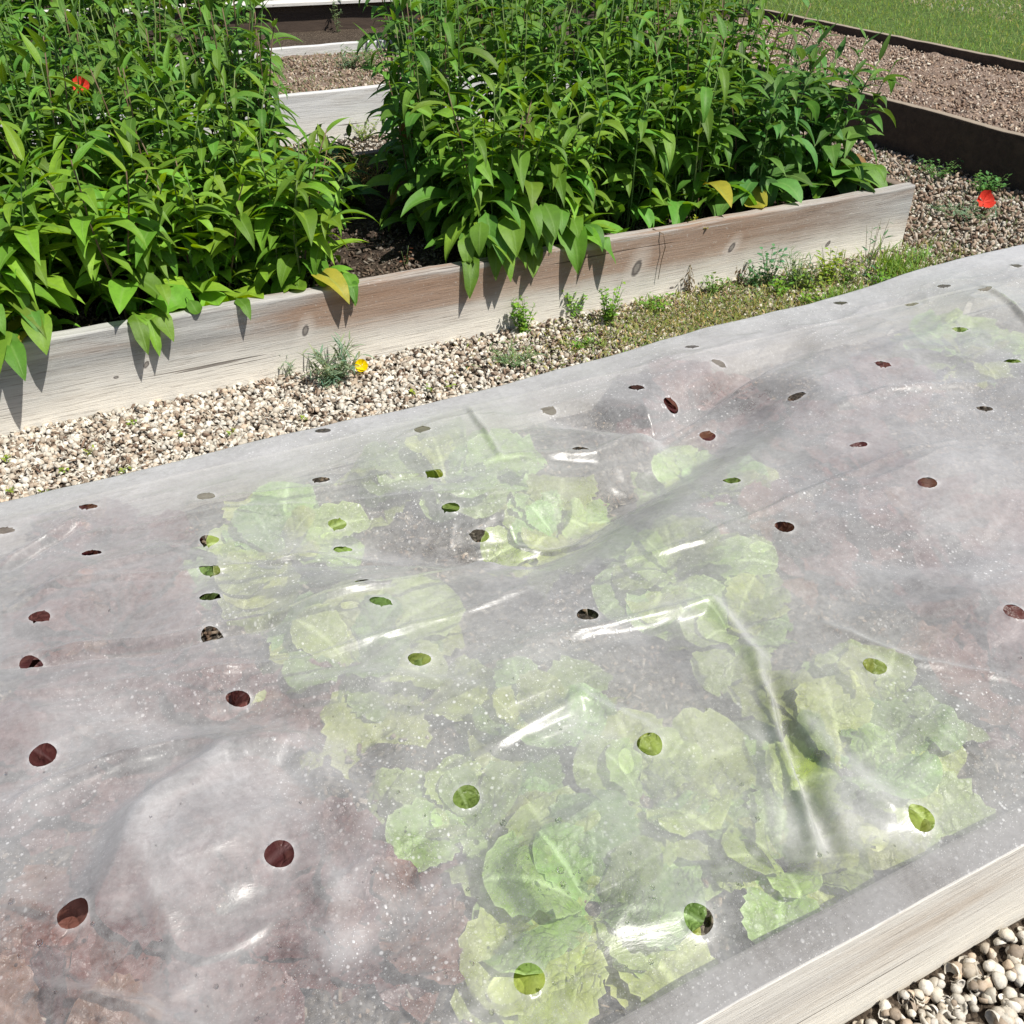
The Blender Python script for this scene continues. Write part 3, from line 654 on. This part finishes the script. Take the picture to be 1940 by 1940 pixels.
shells('nutshell_gravel', scat(2500, .5, 1.5, .05, .40), .0190, 4, 10, 'pale hazelnut shells on the ground in front of the near board', 0, 1.0, 1, lift=.5)
shells('nutshell_gravel', np.concatenate([scat(15500, -.55, 1.1, 1.98, 2.77), scat(12500, 1.1, 3.3, 1.98, 2.77)]), .0160, 3, 7, 'pale hazelnut shell gravel filling the path between the two front beds', -.002, 1.0, 2)
shells('nutshell_gravel', np.concatenate([scat(16000, 3.23, 4.26, 1.7, 4.6), scat(5000, .4, 3.2, 4.3, 5.55)]), .017, 2, 6, 'brownish shell gravel around the right end of the middle bed', -.002, .85, 3)

# ------------------------------------------------------------------ wood chips and stones inside the other beds
def chips(name, xy, z, size, parent, label, seed, dark=1.0, group=None):
    r = np.random.default_rng(seed); m = len(xy)
    V = np.array([(-1, -1, -1), (1, -1, -1), (1, 1, -1), (-1, 1, -1), (-.8, -.8, 1), (.9, -.7, 1), (.8, .9, 1), (-.9, .8, 1)], float)
    Fc = np.array([(0, 3, 2, 1), (4, 5, 6, 7), (0, 1, 5, 4), (1, 2, 6, 5), (2, 3, 7, 6), (3, 0, 4, 7)])
    S = size * np.stack([r.uniform(.4, 1.5, m), r.uniform(.3, .7, m), r.uniform(.12, .4, m)], 1) / 2
    W = np.einsum('nij,nvj->nvi', rotm(m, r), V[None] * S[:, None] * (1 + .2 * r.normal(size=(m, 8, 3))))
    W += np.concatenate([xy, z + r.uniform(-.2, .9, (m, 1)) * size * .4], 1)[:, None]
    c = np.array([(.42, .33, .25), (.30, .21, .15), (.52, .45, .37), (.22, .15, .11), (.36, .27, .2)])[r.integers(0, 5, m)] * r.uniform(.7, 1.2, (m, 1)) * dark
    ca = np.ones((m, 8, 4)); ca[..., :3] = c[:, None]
    return mesh(name, W.reshape(-1, 3), (Fc[None] + (np.arange(m) * 8)[:, None, None]).reshape(-1, 4), 'chip', parent, ca.reshape(-1, 4), smooth=False, kind='stuff')
beds = [o for o in C.objects if o.name.startswith('raised_bed')]
chips('wood_chips', scat(7500, 4.33, 5.82, 2.2, 6.8), .198, .021, beds[3], None, 61)
chips('wood_chips', scat(3500, .8, 2.9, 5.62, 6.98), .203, .02, beds[2], None, 62, .9)
tag(chips('bark_bits', scat(2600, -.5, 3.2, 2.0, 2.76), .010, .016, None, None, 67, .75), 'brown bark bits scattered through the shell gravel between the two front beds', 'bark')
tag(chips('bark_bits', scat(2600, 3.23, 4.26, 1.8, 4.4), .016, .026, None, None, 66, .8), 'dark bark bits among the shells right of the middle bed', 'bark')
chips('soil_crumbs', scat(5200, -.4, 3.15, 2.84, 3.5), .195, .016, beds[1], None, 63, .35)
chips('soil_crumbs', scat(7000, -.4, 2.4, .47, 1.88), .17, .012, beds[0], None, 64, .7)

# ------------------------------------------------------------------ tall leafy plants of the middle bed
def tall_plant(x, y, h, rad, nst, label, group, drape=(), tone=(.10, .225, .026), base_z=.19, big=1.0, lean=(0, 0), nleaf=21, narrow=0.0, keep_in=True):
    t = thing('tall_leafy_plant', label, 'plant', (x, y, base_z), group); lv = Leaves(); o0 = (x, y, base_z)
    for k in range(nst):
        a = k * 2.4 + random.uniform(-.4, .4); rr = rad * .45 * math.sqrt((k + .3) / nst)
        bx, by = x + rr * math.cos(a), y + rr * math.sin(a)
        hh = h * random.uniform(.80, 1.08); out = rad * random.uniform(.2, .75)
        tx, ty = bx + out * math.cos(a) + lean[0] * hh, by + out * math.sin(a) + lean[1] * hh
        S = np.linspace(0, 1, 7)
        pts = np.stack([bx + (tx - bx) * S ** 1.5, by + (ty - by) * S ** 1.5, base_z + hh * S - .05 * rad * S ** 2], 1)
        pts[:, 0] += .008 * np.sin(S * 7 + k); pts[:, 1] += .008 * np.cos(S * 6 + k)
        sc = random.choice([(.11, .19, .05), (.14, .20, .06), (.15, .10, .06), (.09, .17, .04)])
        tube('stem', pts, .0042, .0018, 'stem', t, sc, 5, o0)
        for j in range(nleaf):
            s = .10 + .90 * (j + random.uniform(0, .8)) / nleaf; s = min(s, 1)
            if y < 3.2 and s < .38 and random.random() < .5: continue
            p = [np.interp(s, S, pts[:, i]) for i in range(3)]
            az = j * 2.2 + k + random.uniform(-.5, .5)
            L = (.125 * (1 - s) ** .7 + .088) * big * random.choice((.55, .75, .9, 1.0, 1.1, 1.25)) * random.uniform(.85, 1.1); Wd = L * (random.uniform(.33, .54) * (1 - .42 * s) * (1 - .22 * narrow))
            if s > .93: e0, dr = random.uniform(.6, 1.25), random.uniform(.2, .9)
            else: e0, dr = random.uniform(-.1, .75), random.uniform(.7, 1.9)
            c = green(tuple(q * (1.12 - .25 * s) for q in tone), .40)
            if s < .25 and random.random() < .06: c = (.36, .33, .04) if random.random() < .6 else (.26, .14, .05)
            lv.add(p, az, e0, dr, L, Wd, 0 if s > .35 else 1, random.uniform(.15, .45), random.uniform(-.5, .5), c, .012, random.uniform(-.5, .5))
    for k in range(int(nst * 1.5)):      # long-stalked leaves from the crown
        a = random.uniform(0, 6.28); rr = rad * .4 * random.random()
        L = random.uniform(.17, .27) * big
        if keep_in and math.sin(a) < -.3 and y - .2 < 2.80: L *= .62
        lv.add((x + rr * math.cos(a), y + rr * math.sin(a), base_z), a, random.uniform(.75, 1.35), random.uniform(.9, 1.9), L, L * random.uniform(.27, .36), 1, random.uniform(.1, .35), random.uniform(-.4, .4), green(tuple(q * 1.1 for q in tone), .25), .015, random.uniform(-.4, .4))
    for (dx, dz, n, dl) in drape:        # leaves that spill over the front board
        for k in range(n):
            a = -PI / 2 + random.uniform(-.6, .6)
            L = dl * random.uniform(.75, 1.1)
            c = green((.11, .24, .028), .2)
            if random.random() < .035: c = (.30, .33, .04); L *= .7
            lv.add((x + dx + random.uniform(-.09, .09), 2.855 + random.uniform(-.02, .03), dz + random.uniform(-.06, .10)), a, random.uniform(.1, .6), random.uniform(1.3, 2.0), L, L * random.uniform(.30, .42), 1, random.uniform(.1, .35), random.uniform(-.35, .35), c, .012)
    lv.build('foliage', 'leaf', t, 10, 2, o0, True)
    return t
LB, RB = (.155, .300, .026), (.110, .235, .028)
GL, GR = 'tall leafy plants left of the gap', 'tall leafy plants right of the gap'
# left of the gap
tall_plant(-.16, 2.98, .46, .22, 9, 'low bright leafy plant at the left edge spilling broad leaves over the board', GL, [(.02, .31, 9, .19)], LB, big=1.25)
tall_plant(.18, 3.02, .50, .20, 10, 'bright leafy plant with one broad leaf hanging down the board near the left edge', GL, [(.06, .27, 4, .17)], LB, big=1.2)
tall_plant(.44, 3.05, .48, .18, 10, 'leafy plant with a single pointed leaf resting over the board edge', GL, [(.07, .25, 1, .17)], LB, big=1.05)
tall_plant(.70, 2.99, .48, .18, 10, 'leafy plant at the left side of the dark gap, last before the bare soil', GL, [(.08, .25, 2, .16)], LB, big=1.05, lean=(.08, 0))
for (x, y, h) in ((-.25, 3.32, .66), (.08, 3.36, .70), (.38, 3.34, .68), (.58, 3.30, .62)):
    tall_plant(x, y, h, .20, 11, 'narrow-leaved plant in the second row left of the gap', GL, (), (.125, .255, .028), narrow=.3)
for (x, y, h) in ((-.3, 3.72, .84), (.05, 3.80, .80), (.36, 3.70, .80), (.72, 3.66, .84), (.80, 4.04, .90), (.5, 4.1, .86), (.2, 4.08, .84), (-.12, 4.1, .86), (-.45, 3.95, .86), (-.55, 3.6, .8)):
    tall_plant(x, y, h, .21, 12, 'dark narrow-leaved plant in the back row left of the gap', GL, (), (.100, .220, .030), narrow=.45)
# right of the gap
tall_plant(1.40, 2.98, .56, .20, 12, 'leafy plant right of the gap with many long leaves drooping over the board', GR, [(-.07, .30, 7, .19), (.04, .31, 12, .21), (-.0, .36, 8, .2)], (.145, .29, .030), big=1.12)
tall_plant(1.66, 3.00, .54, .19, 11, 'leafy plant beside the drooping one with long leaves reaching right along the board', GR, [(-.04, .30, 6, .17)], (.145, .29, .030), big=1.08)
tall_plant(1.98, 3.05, .60, .18, 10, 'upright plant with dark stems and a bent yellow-green leaf near the middle of the board', GR, (), RB, big=1.0)
tall_plant(2.28, 3.05, .62, .20, 10, 'broad-leaved plant right of the bent leaf standing behind the board', GR, (), RB, big=1.15)
tall_plant(2.58, 3.04, .60, .19, 10, 'plant with large bluish drooping leaves towards the right end of the board', GR, (), (.088, .20, .042), big=1.15)
tall_plant(2.95, 3.06, .56, .18, 10, 'last front plant at the right end of the bed with large hanging leaves', GR, [(.0, .27, 1, .14)], (.092, .21, .038), big=1.2, lean=(.16, 0))
tall_plant(3.00, 3.45, .62, .16, 7, 'sparse plant leaning out over the right end of the bed', GR, (), (.085, .195, .038), lean=(.34, .02), nleaf=10)
tall_plant(1.34, 3.32, .80, .19, 11, 'tall plant with drooping leaves on the right edge of the gap', GR, (), RB, lean=(-.05, 0))
for (x, y, h) in ((1.72, 3.34, .80), (2.05, 3.40, .82), (2.38, 3.36, .80), (2.70, 3.38, .76)):
    tall_plant(x, y, h, .20, 12, 'tall leafy plant in the second row right of the gap', GR, (), RB, narrow=.3)
for (x, y, h) in ((1.50, 3.72, .92), (1.90, 3.78, .94), (2.25, 3.74, .94), (2.58, 3.76, .92), (2.90, 3.74, .84), (1.60, 4.08, .94), (2.05, 4.1, .96), (2.45, 4.1, .96), (2.85, 4.08, .88)):
    tall_plant(x, y, h, .21, 12, 'tall narrow-leaved plant in the back rows right of the gap', GR, (), (.092, .210, .030), narrow=.4)

tall_plant(1.16, 4.12, .20, .16, 7, 'low dark plant at the back of the bed in the gap', GR, (), (.06, .13, .03), nleaf=9)
tall_plant(1.02, 3.72, .22, .13, 6, 'low plant on the soil at the left of the gap', GL, (), (.08, .17, .03), nleaf=9)

# ------------------------------------------------------------------ weeds, flowers, seedlings
def weed(name, label, cat, p, h, rad, n, L, ratio, tone, group=None, shape=0, nleaf=8, mat='leaf_soft', stems=True, e=(0.1, 1.0), dr=(.2, 1.2), scol=(.13, .2, .06), nseg=4, half=1):
    t = thing(name, label, cat, p, group); lv = Leaves(); p = np.array(p, float)
    for k in range(n):
        a = random.uniform(0, 6.28); sp = rad * math.sqrt(random.random()); hh = h * random.uniform(.55, 1.05)
        S = np.linspace(0, 1, 5)
        pts = np.stack([p[0] + sp * math.cos(a) * (.15 + .85 * S), p[1] + sp * math.sin(a) * (.15 + .85 * S), p[2] + hh * S ** .9], 1)
        if stems: tube('stem', pts, .0014, .0007, 'stem', t, scol, 4, p)
        for j in range(nleaf):
            s = (j + random.random()) / nleaf
            q = [np.interp(s, S, pts[:, i]) for i in range(3)]
            l = L * random.uniform(.6, 1.2)
            lv.add(q, random.uniform(0, 6.28), random.uniform(*e), random.uniform(*dr), l, l * ratio, shape, .2, random.uniform(-.5, .5), green(tone, .3), 0)
    lv.build('foliage', mat, t, nseg, half, p)
    return t
GLAUC, LIME = (.20, .27, .17), (.16, .32, .04)
def flower(name, label, p, R, mat, n=4, stem_to=None, tilt=(0, 0), cup=.7, group=None, face=True):
    t = thing(name, label, 'flower', p, group)
    V = []; Fc = []; off = 0; NR, NA = 5, 7
    for k in range(n):
        a0 = 2 * PI * k / n + .3
        for i in range(NR + 1):
            s = i / NR
            for j in range(NA):
                u = (j / (NA - 1) - .5) * (2 * PI / n) * 1.30 * (.55 + .45 * s)
                rr = R * s; z = R * (cup * s ** 2 * .8 + .16 * math.sin(u * 9 + k) * s + .30 * (k % 2) * s)
                V.append((rr * math.cos(a0 + u) + tilt[0] * z, rr * math.sin(a0 + u) + tilt[1] * z, z))
        for i in range(NR):
            for j in range(NA - 1): Fc.append((off + i * NA + j, off + i * NA + j + 1, off + (i + 1) * NA + j + 1, off + (i + 1) * NA + j))
        off += (NR + 1) * NA
    V = np.array(V); ax = np.array([-.25, -.75, .62]) if face else np.array([0, 0, 1.0])
    if face:
        z = ax / np.linalg.norm(ax); x_ = np.cross([0, 0, 1.0], z); x_ /= np.linalg.norm(x_); y_ = np.cross(z, x_)
        V = V[:, :1] * x_ + V[:, 1:2] * y_ + V[:, 2:] * z
    mesh('petals', V, Fc, mat, t)
    if stem_to is not None:
        q = np.array(stem_to, float) - np.array(p, float)
        tube('stem', [(0, 0, 0), (q[0] * .3 + .004, q[1] * .3, q[2] * .45), tuple(q)], .0014, .0018, 'stem', t, (.14, .2, .08))
    return t
# along the foot of the middle bed's front board
b = at(635, 722, 0); weed('feathery_weed', 'grey-green feathery plant at the foot of the board beside the yellow flower', 'weed', b, .13, .10, 22, .05, .12, GLAUC, shape=2, nleaf=12)
b = at(548, 712, 0); weed('feathery_weed', 'small pale feathery weed left of the grey-green one', 'weed', b, .08, .06, 9, .035, .10, GLAUC, shape=2, nleaf=9)
b = at(620, 735, 0); weed('feathery_weed', 'low bluish tuft in the gravel below the feathery plant', 'weed', b, .035, .05, 10, .03, .12, (.18, .30, .20), shape=2, nleaf=8)
p = at(685, 694, .035); flower('yellow_flower', 'bright yellow poppy flower low over the gravel', p, .021, 'yellow', 4, (p[0] - .03, p[1] + .02, 0), (0, 0), .5)
for (px, py, hh, lab) in ((992, 632, .13, 'bright green small-leaved weed left of three at the board foot, below the drooping leaves'), (1086, 598, .12, 'bright green small-leaved weed, middle one of three at the board foot'),
                          (1152, 615, .16, 'tallest bright green small-leaved weed, right of three at the board foot')):
    weed('leafy_weed', lab, 'weed', at(px, py, 0), hh, .052, 17, .019, .65, LIME, 'small-leaved weeds at the board foot', 1, 17, e=(-.1, .9), dr=(.1, .9))
b = at(975, 690, 0); weed('feathery_weed', 'low grey-green feathery clump in the gravel close to the film edge', 'weed', b, .05, .10, 22, .035, .10, (.19, .28, .13), shape=2, nleaf=9)
b = at(1098, 660, 0); weed('leafy_weed', 'yellow-green weed patch beside the dry moss', 'weed', b, .04, .07, 12, .016, .55, LIME, shape=1, nleaf=9)
for (px, py, lab) in ((1306, 560, 'withered weed with dark drooping seed pods, left of two'), (1398, 545, 'withered weed with dark drooping seed pods, right of two')):
    b = at(px, py, 0)
    weed('seed_weed', lab, 'weed', b, .11, .035, 6, .022, .30, (.11, .075, .04), 'withered weeds at the board foot', 0, 9, e=(-.9, -.2), dr=(.2, .8), scol=(.25, .20, .10))
b = at(1455, 545, 0); weed('leafy_weed', 'blue-green leafy weed against the board right of the withered weeds', 'weed', b, .16, .05, 12, .03, .5, (.10, .24, .11), shape=1, nleaf=9)
b = at(1505, 545, 0); weed('feathery_weed', 'pale feathery weed against the board between leafy weeds', 'weed', b, .14, .08, 22, .04, .12, (.20, .27, .15), shape=2, nleaf=12)
b = at(1570, 540, 0); weed('leafy_weed', 'yellow-green spurge-like weed near the right end of the board', 'weed', b, .14, .08, 16, .026, .6, (.24, .34, .04), shape=4, nleaf=8)
b = at(1640, 530, 0); weed('thin_weed', 'thin tall weed with bare stems rising in front of the board', 'weed', b, .26, .06, 6, .035, .3, (.10, .20, .10), shape=0, nleaf=4, scol=(.2, .18, .12))
b = at(1700, 525, 0); weed('grass_tuft', 'fresh grass tuft between the board end and the film', 'grass', b, .05, .17, 60, .075, .06, (.17, .28, .05), shape=2, nleaf=6, stems=False, e=(.7, 1.4), dr=(.1, .9))
b = at(1600, 575, 0); weed('grass_tuft', 'low green grass tuft at the film edge left of the fresh one', 'grass', b, .04, .12, 36, .055, .07, (.18, .30, .05), shape=2, nleaf=6, stems=False, e=(.6, 1.4), dr=(.1, .9))
b = at(1825, 412, 0); weed('feathery_weed', 'grey-green feathery patch on the gravel below the red flower', 'weed', b, .05, .16, 34, .045, .10, (.17, .27, .16), shape=2, nleaf=8)
b = at(1772, 338, 0); weed('leafy_weed', 'green weed at the foot of the dark bed, left of two', 'weed', b, .09, .14, 20, .03, .5, (.10, .22, .06), shape=1, nleaf=8)
b = at(1862, 368, 0); weed('leafy_weed', 'green weed at the foot of the dark bed, right of two', 'weed', b, .10, .12, 20, .032, .5, (.10, .24, .06), shape=1, nleaf=8)
p = at(1863, 382, .06); flower('red_flower', 'bright red poppy flower low over the gravel beyond the board end', p, .042, 'red', 4, (p[0] - .02, p[1] + .03, 0), (0, 0), .6)
p = at_v(155, 165, 3.55); flower('red_flower', 'dark red flower half hidden among the leaves at the left', p, .027, 'red', 4, (p[0] + .02, p[1] + .03, .19), (0, 0), .5)
b = at(768, 505, .19); weed('leafy_weed', 'tiny red-tipped seedling in the dark soil of the gap', 'weed', b, .07, .02, 4, .018, .6, (.22, .10, .06), shape=1, nleaf=5)
b = at(500, 545, .2); weed('leafy_weed', 'low yellow-green ground weed inside the bed behind the board', 'weed', b, .10, .13, 26, .018, .6, (.17, .30, .035), shape=1, nleaf=9)
b = at(1300, 440, .2); weed('leafy_weed', 'yellowish small-leaved weed along the inside of the board', 'weed', b, .05, .11, 20, .02, .55, (.32, .34, .03), shape=1, nleaf=7)
b = at(700, 355, .2); weed('dry_straw', 'dry straw-coloured stalks on the soil at the back of the gap', 'dead stalks', b, .16, .26, 44, .09, .05, (.36, .27, .11), shape=2, nleaf=4, scol=(.36, .27, .13))
b = at(655, 130, .2); weed('leafy_weed', 'grey-green weed on the pale bed behind the gap', 'weed', b, .12, .16, 16, .04, .3, (.17, .25, .14), nleaf=8)
b = at(700, 130, .2); weed('leafy_weed', 'green weed on the pale bed at the right of the gap', 'weed', b, .14, .16, 16, .04, .4, (.13, .24, .07), nleaf=8)
b = at(690, 265, 0); weed('leafy_weed', 'yellow-green weed at the foot of the pale board behind the gap', 'weed', b, .12, .12, 14, .035, .3, (.20, .28, .06), nleaf=8)
b = at(640, 60, 0); weed('leafy_weed', 'thin weed in front of the far dark bed', 'weed', b, .30, .10, 6, .05, .3, (.15, .22, .1), nleaf=8)
for k, (px, py) in enumerate(((252, 803), (170, 858), (12, 874), (125, 893), (235, 893), (90, 938), (18, 932), (350, 826), (440, 822), (575, 797), (780, 745), (815, 740), (850, 735))):
    weed('seedling', 'tiny yellow-green seedling in the shell gravel', 'seedling', at(px, py, .012), .014, .016, 3, .016, .45, (.24, .33, .05), 'seedlings in the shell gravel', 1, 4, stems=False)
for k, (px, py, hh, tone) in enumerate(((1240, 590, .07, LIME), (1350, 560, .08, (.14, .26, .06)), (1425, 548, .10, (.10, .24, .10)), (1480, 560, .07, LIME), (1530, 555, .09, (.22, .32, .06)), (1545, 580, .06, (.2, .34, .05)), (1600, 540, .11, (.20, .30, .06)), (1660, 545, .08, LIME), (1740, 500, .07, (.16, .27, .08)))):
    weed('leafy_weed', 'small mixed green weed in the strip along the right half of the board', 'weed', at(px, py, 0), hh, .07, 12, .022, .55, tone, 'mixed weeds along the right half of the board', 1, 10, e=(-.1, 1.0), dr=(.1, .9))
# hanging dry stalk on the board
p0 = at_v(1253, 452, 2.77); t = thing('dry_stalk', 'thin brown dry stalk hanging down the face of the board', 'dead stalk', p0)
tube('stem', [(-.02, .03, .03), (0, -.01, .02), (.012, -.012, -.03), (.002, -.010, -.08), (-.004, -.008, -.15)], .0022, .0012, 'stem', t, (.16, .11, .07))

# dry moss and low growth along the path
def cover(name, label, n, area, L, ratio, tones, z=.0, e=(.1, 1.2), kind='stuff', nseg=2, shape=0, inside=None, mat='leaf_soft', cat='ground cover'):
    lv = Leaves()
    for k in range(n):
        x, y = area()
        c = green(random.choice(tones), .3); l = L * random.uniform(.6, 1.3)
        lv.add((x, y, z + random.uniform(0, .008)), random.uniform(0, 6.28), random.uniform(*e), random.uniform(.1, .9), l, l * ratio, shape, .15, 0, c, 0)
    return tag(lv.build(name, mat, None, nseg, 1), label, cat, None, kind)
def moss_area():
    while True:
        px = random.gauss(1330, 150); py = 640 - (px - 1150) * .17 + random.gauss(0, 34)
        q = at(px, py, 0)
        if 1.99 < q[1] < 2.76: return q[0], q[1]
cover('moss', 'dry tan and olive moss covering the path beside the film edge', 6500, moss_area, .022, .25, [(.30, .26, .10), (.20, .22, .07), (.40, .34, .18), (.16, .22, .06), (.24, .30, .06)], .012)
def mix_area():
    while True:
        x, y = random.uniform(1.8, 3.4), random.uniform(2.0, 2.76)
        if random.random() < .35 + .5 * (x - 1.8) / 1.6: return x, y
cover('ground_weeds', 'thin grass and weeds growing through the gravel towards the board end', 4200, mix_area, .045, .09, [(.20, .26, .08), (.30, .27, .12), (.14, .22, .06)], 0, (.4, 1.4), shape=2)
cover('ground_weeds', 'sparse weeds on the gravel around the red flower', 4200, lambda: (random.uniform(3.25, 4.25), random.uniform(2.2, 4.2)), .03, .12, [(.20, .24, .10), (.28, .26, .13), (.16, .24, .10)], 0, (.2, 1.3), shape=2)
cover('ground_weeds', 'low weeds on the soil of the pale bed behind the gap', 2200, lambda: (random.uniform(1.0, 2.8), random.uniform(5.65, 7.0)), .035, .2, [(.20, .24, .12), (.28, .26, .15), (.14, .2, .08)], .2, (.2, 1.3))
cover('grass', 'mown green lawn grass beyond the dark bed', 42000, lambda: (6.0 + 5.2 * random.random() ** 1.3, random.uniform(3.4, 11.0)), .055, .11, [(.15, .26, .045), (.21, .32, .06), (.11, .21, .04), (.28, .31, .10)], .065, (.5, 1.4), shape=2, cat='grass')
cover('ground_weeds', 'dry pale ground with stones and stubble beyond the lawn', 5000, lambda: (random.uniform(8.2, 13), random.uniform(6.5, 12)), .06, .3, [(.36, .31, .2), (.28, .26, .14), (.42, .37, .28)], .07, (.1, 1.2))

# ------------------------------------------------------------------ plants in the beds behind (copies share meshes)
def copy_tree(o, loc, rz, sc, label, group):
    c = o.copy(); C.objects.link(c); c.location = loc; c.rotation_euler = (0, 0, rz); c.scale = (sc, sc, sc); c['label'] = label; c['group'] = group
    for ch in list(o.children):
        d = ch.copy(); C.objects.link(d); d.parent = c
    return c
src = [o for o in C.objects if o.name.startswith('tall_leafy_plant') and 'back row' in o.get('label', '')]
k = 0
for (x, y) in ((-.9, 5.8), (-.5, 6.0), (-.1, 5.8), (.3, 6.0), (.7, 5.85), (1.08, 5.9), (-.6, 6.6), (0, 6.6), (.6, 6.6), (2.75, 5.9), (3.1, 6.1), (2.8, 6.6), (3.2, 6.8)):
    copy_tree(src[k % len(src)], (x, y, .19), random.uniform(0, 6.28), random.uniform(1.05, 1.4) if x < 1.2 else random.uniform(.8, 1.05), 'dark green leafy plant in the pale bed behind the tall plants', 'plants in the pale bed'); k += 1
for i in range(16):
    x = -1.2 + 6.2 * i / 15; y = 10.22 - .129 * (x - .4) + random.uniform(-.2, .25)
    copy_tree(src[k % len(src)], (x, y, .2), random.uniform(0, 6.28), random.uniform(.9, 1.15), 'leafy green plant in the far bed with the white cap', 'plants in the far bed'); k += 1
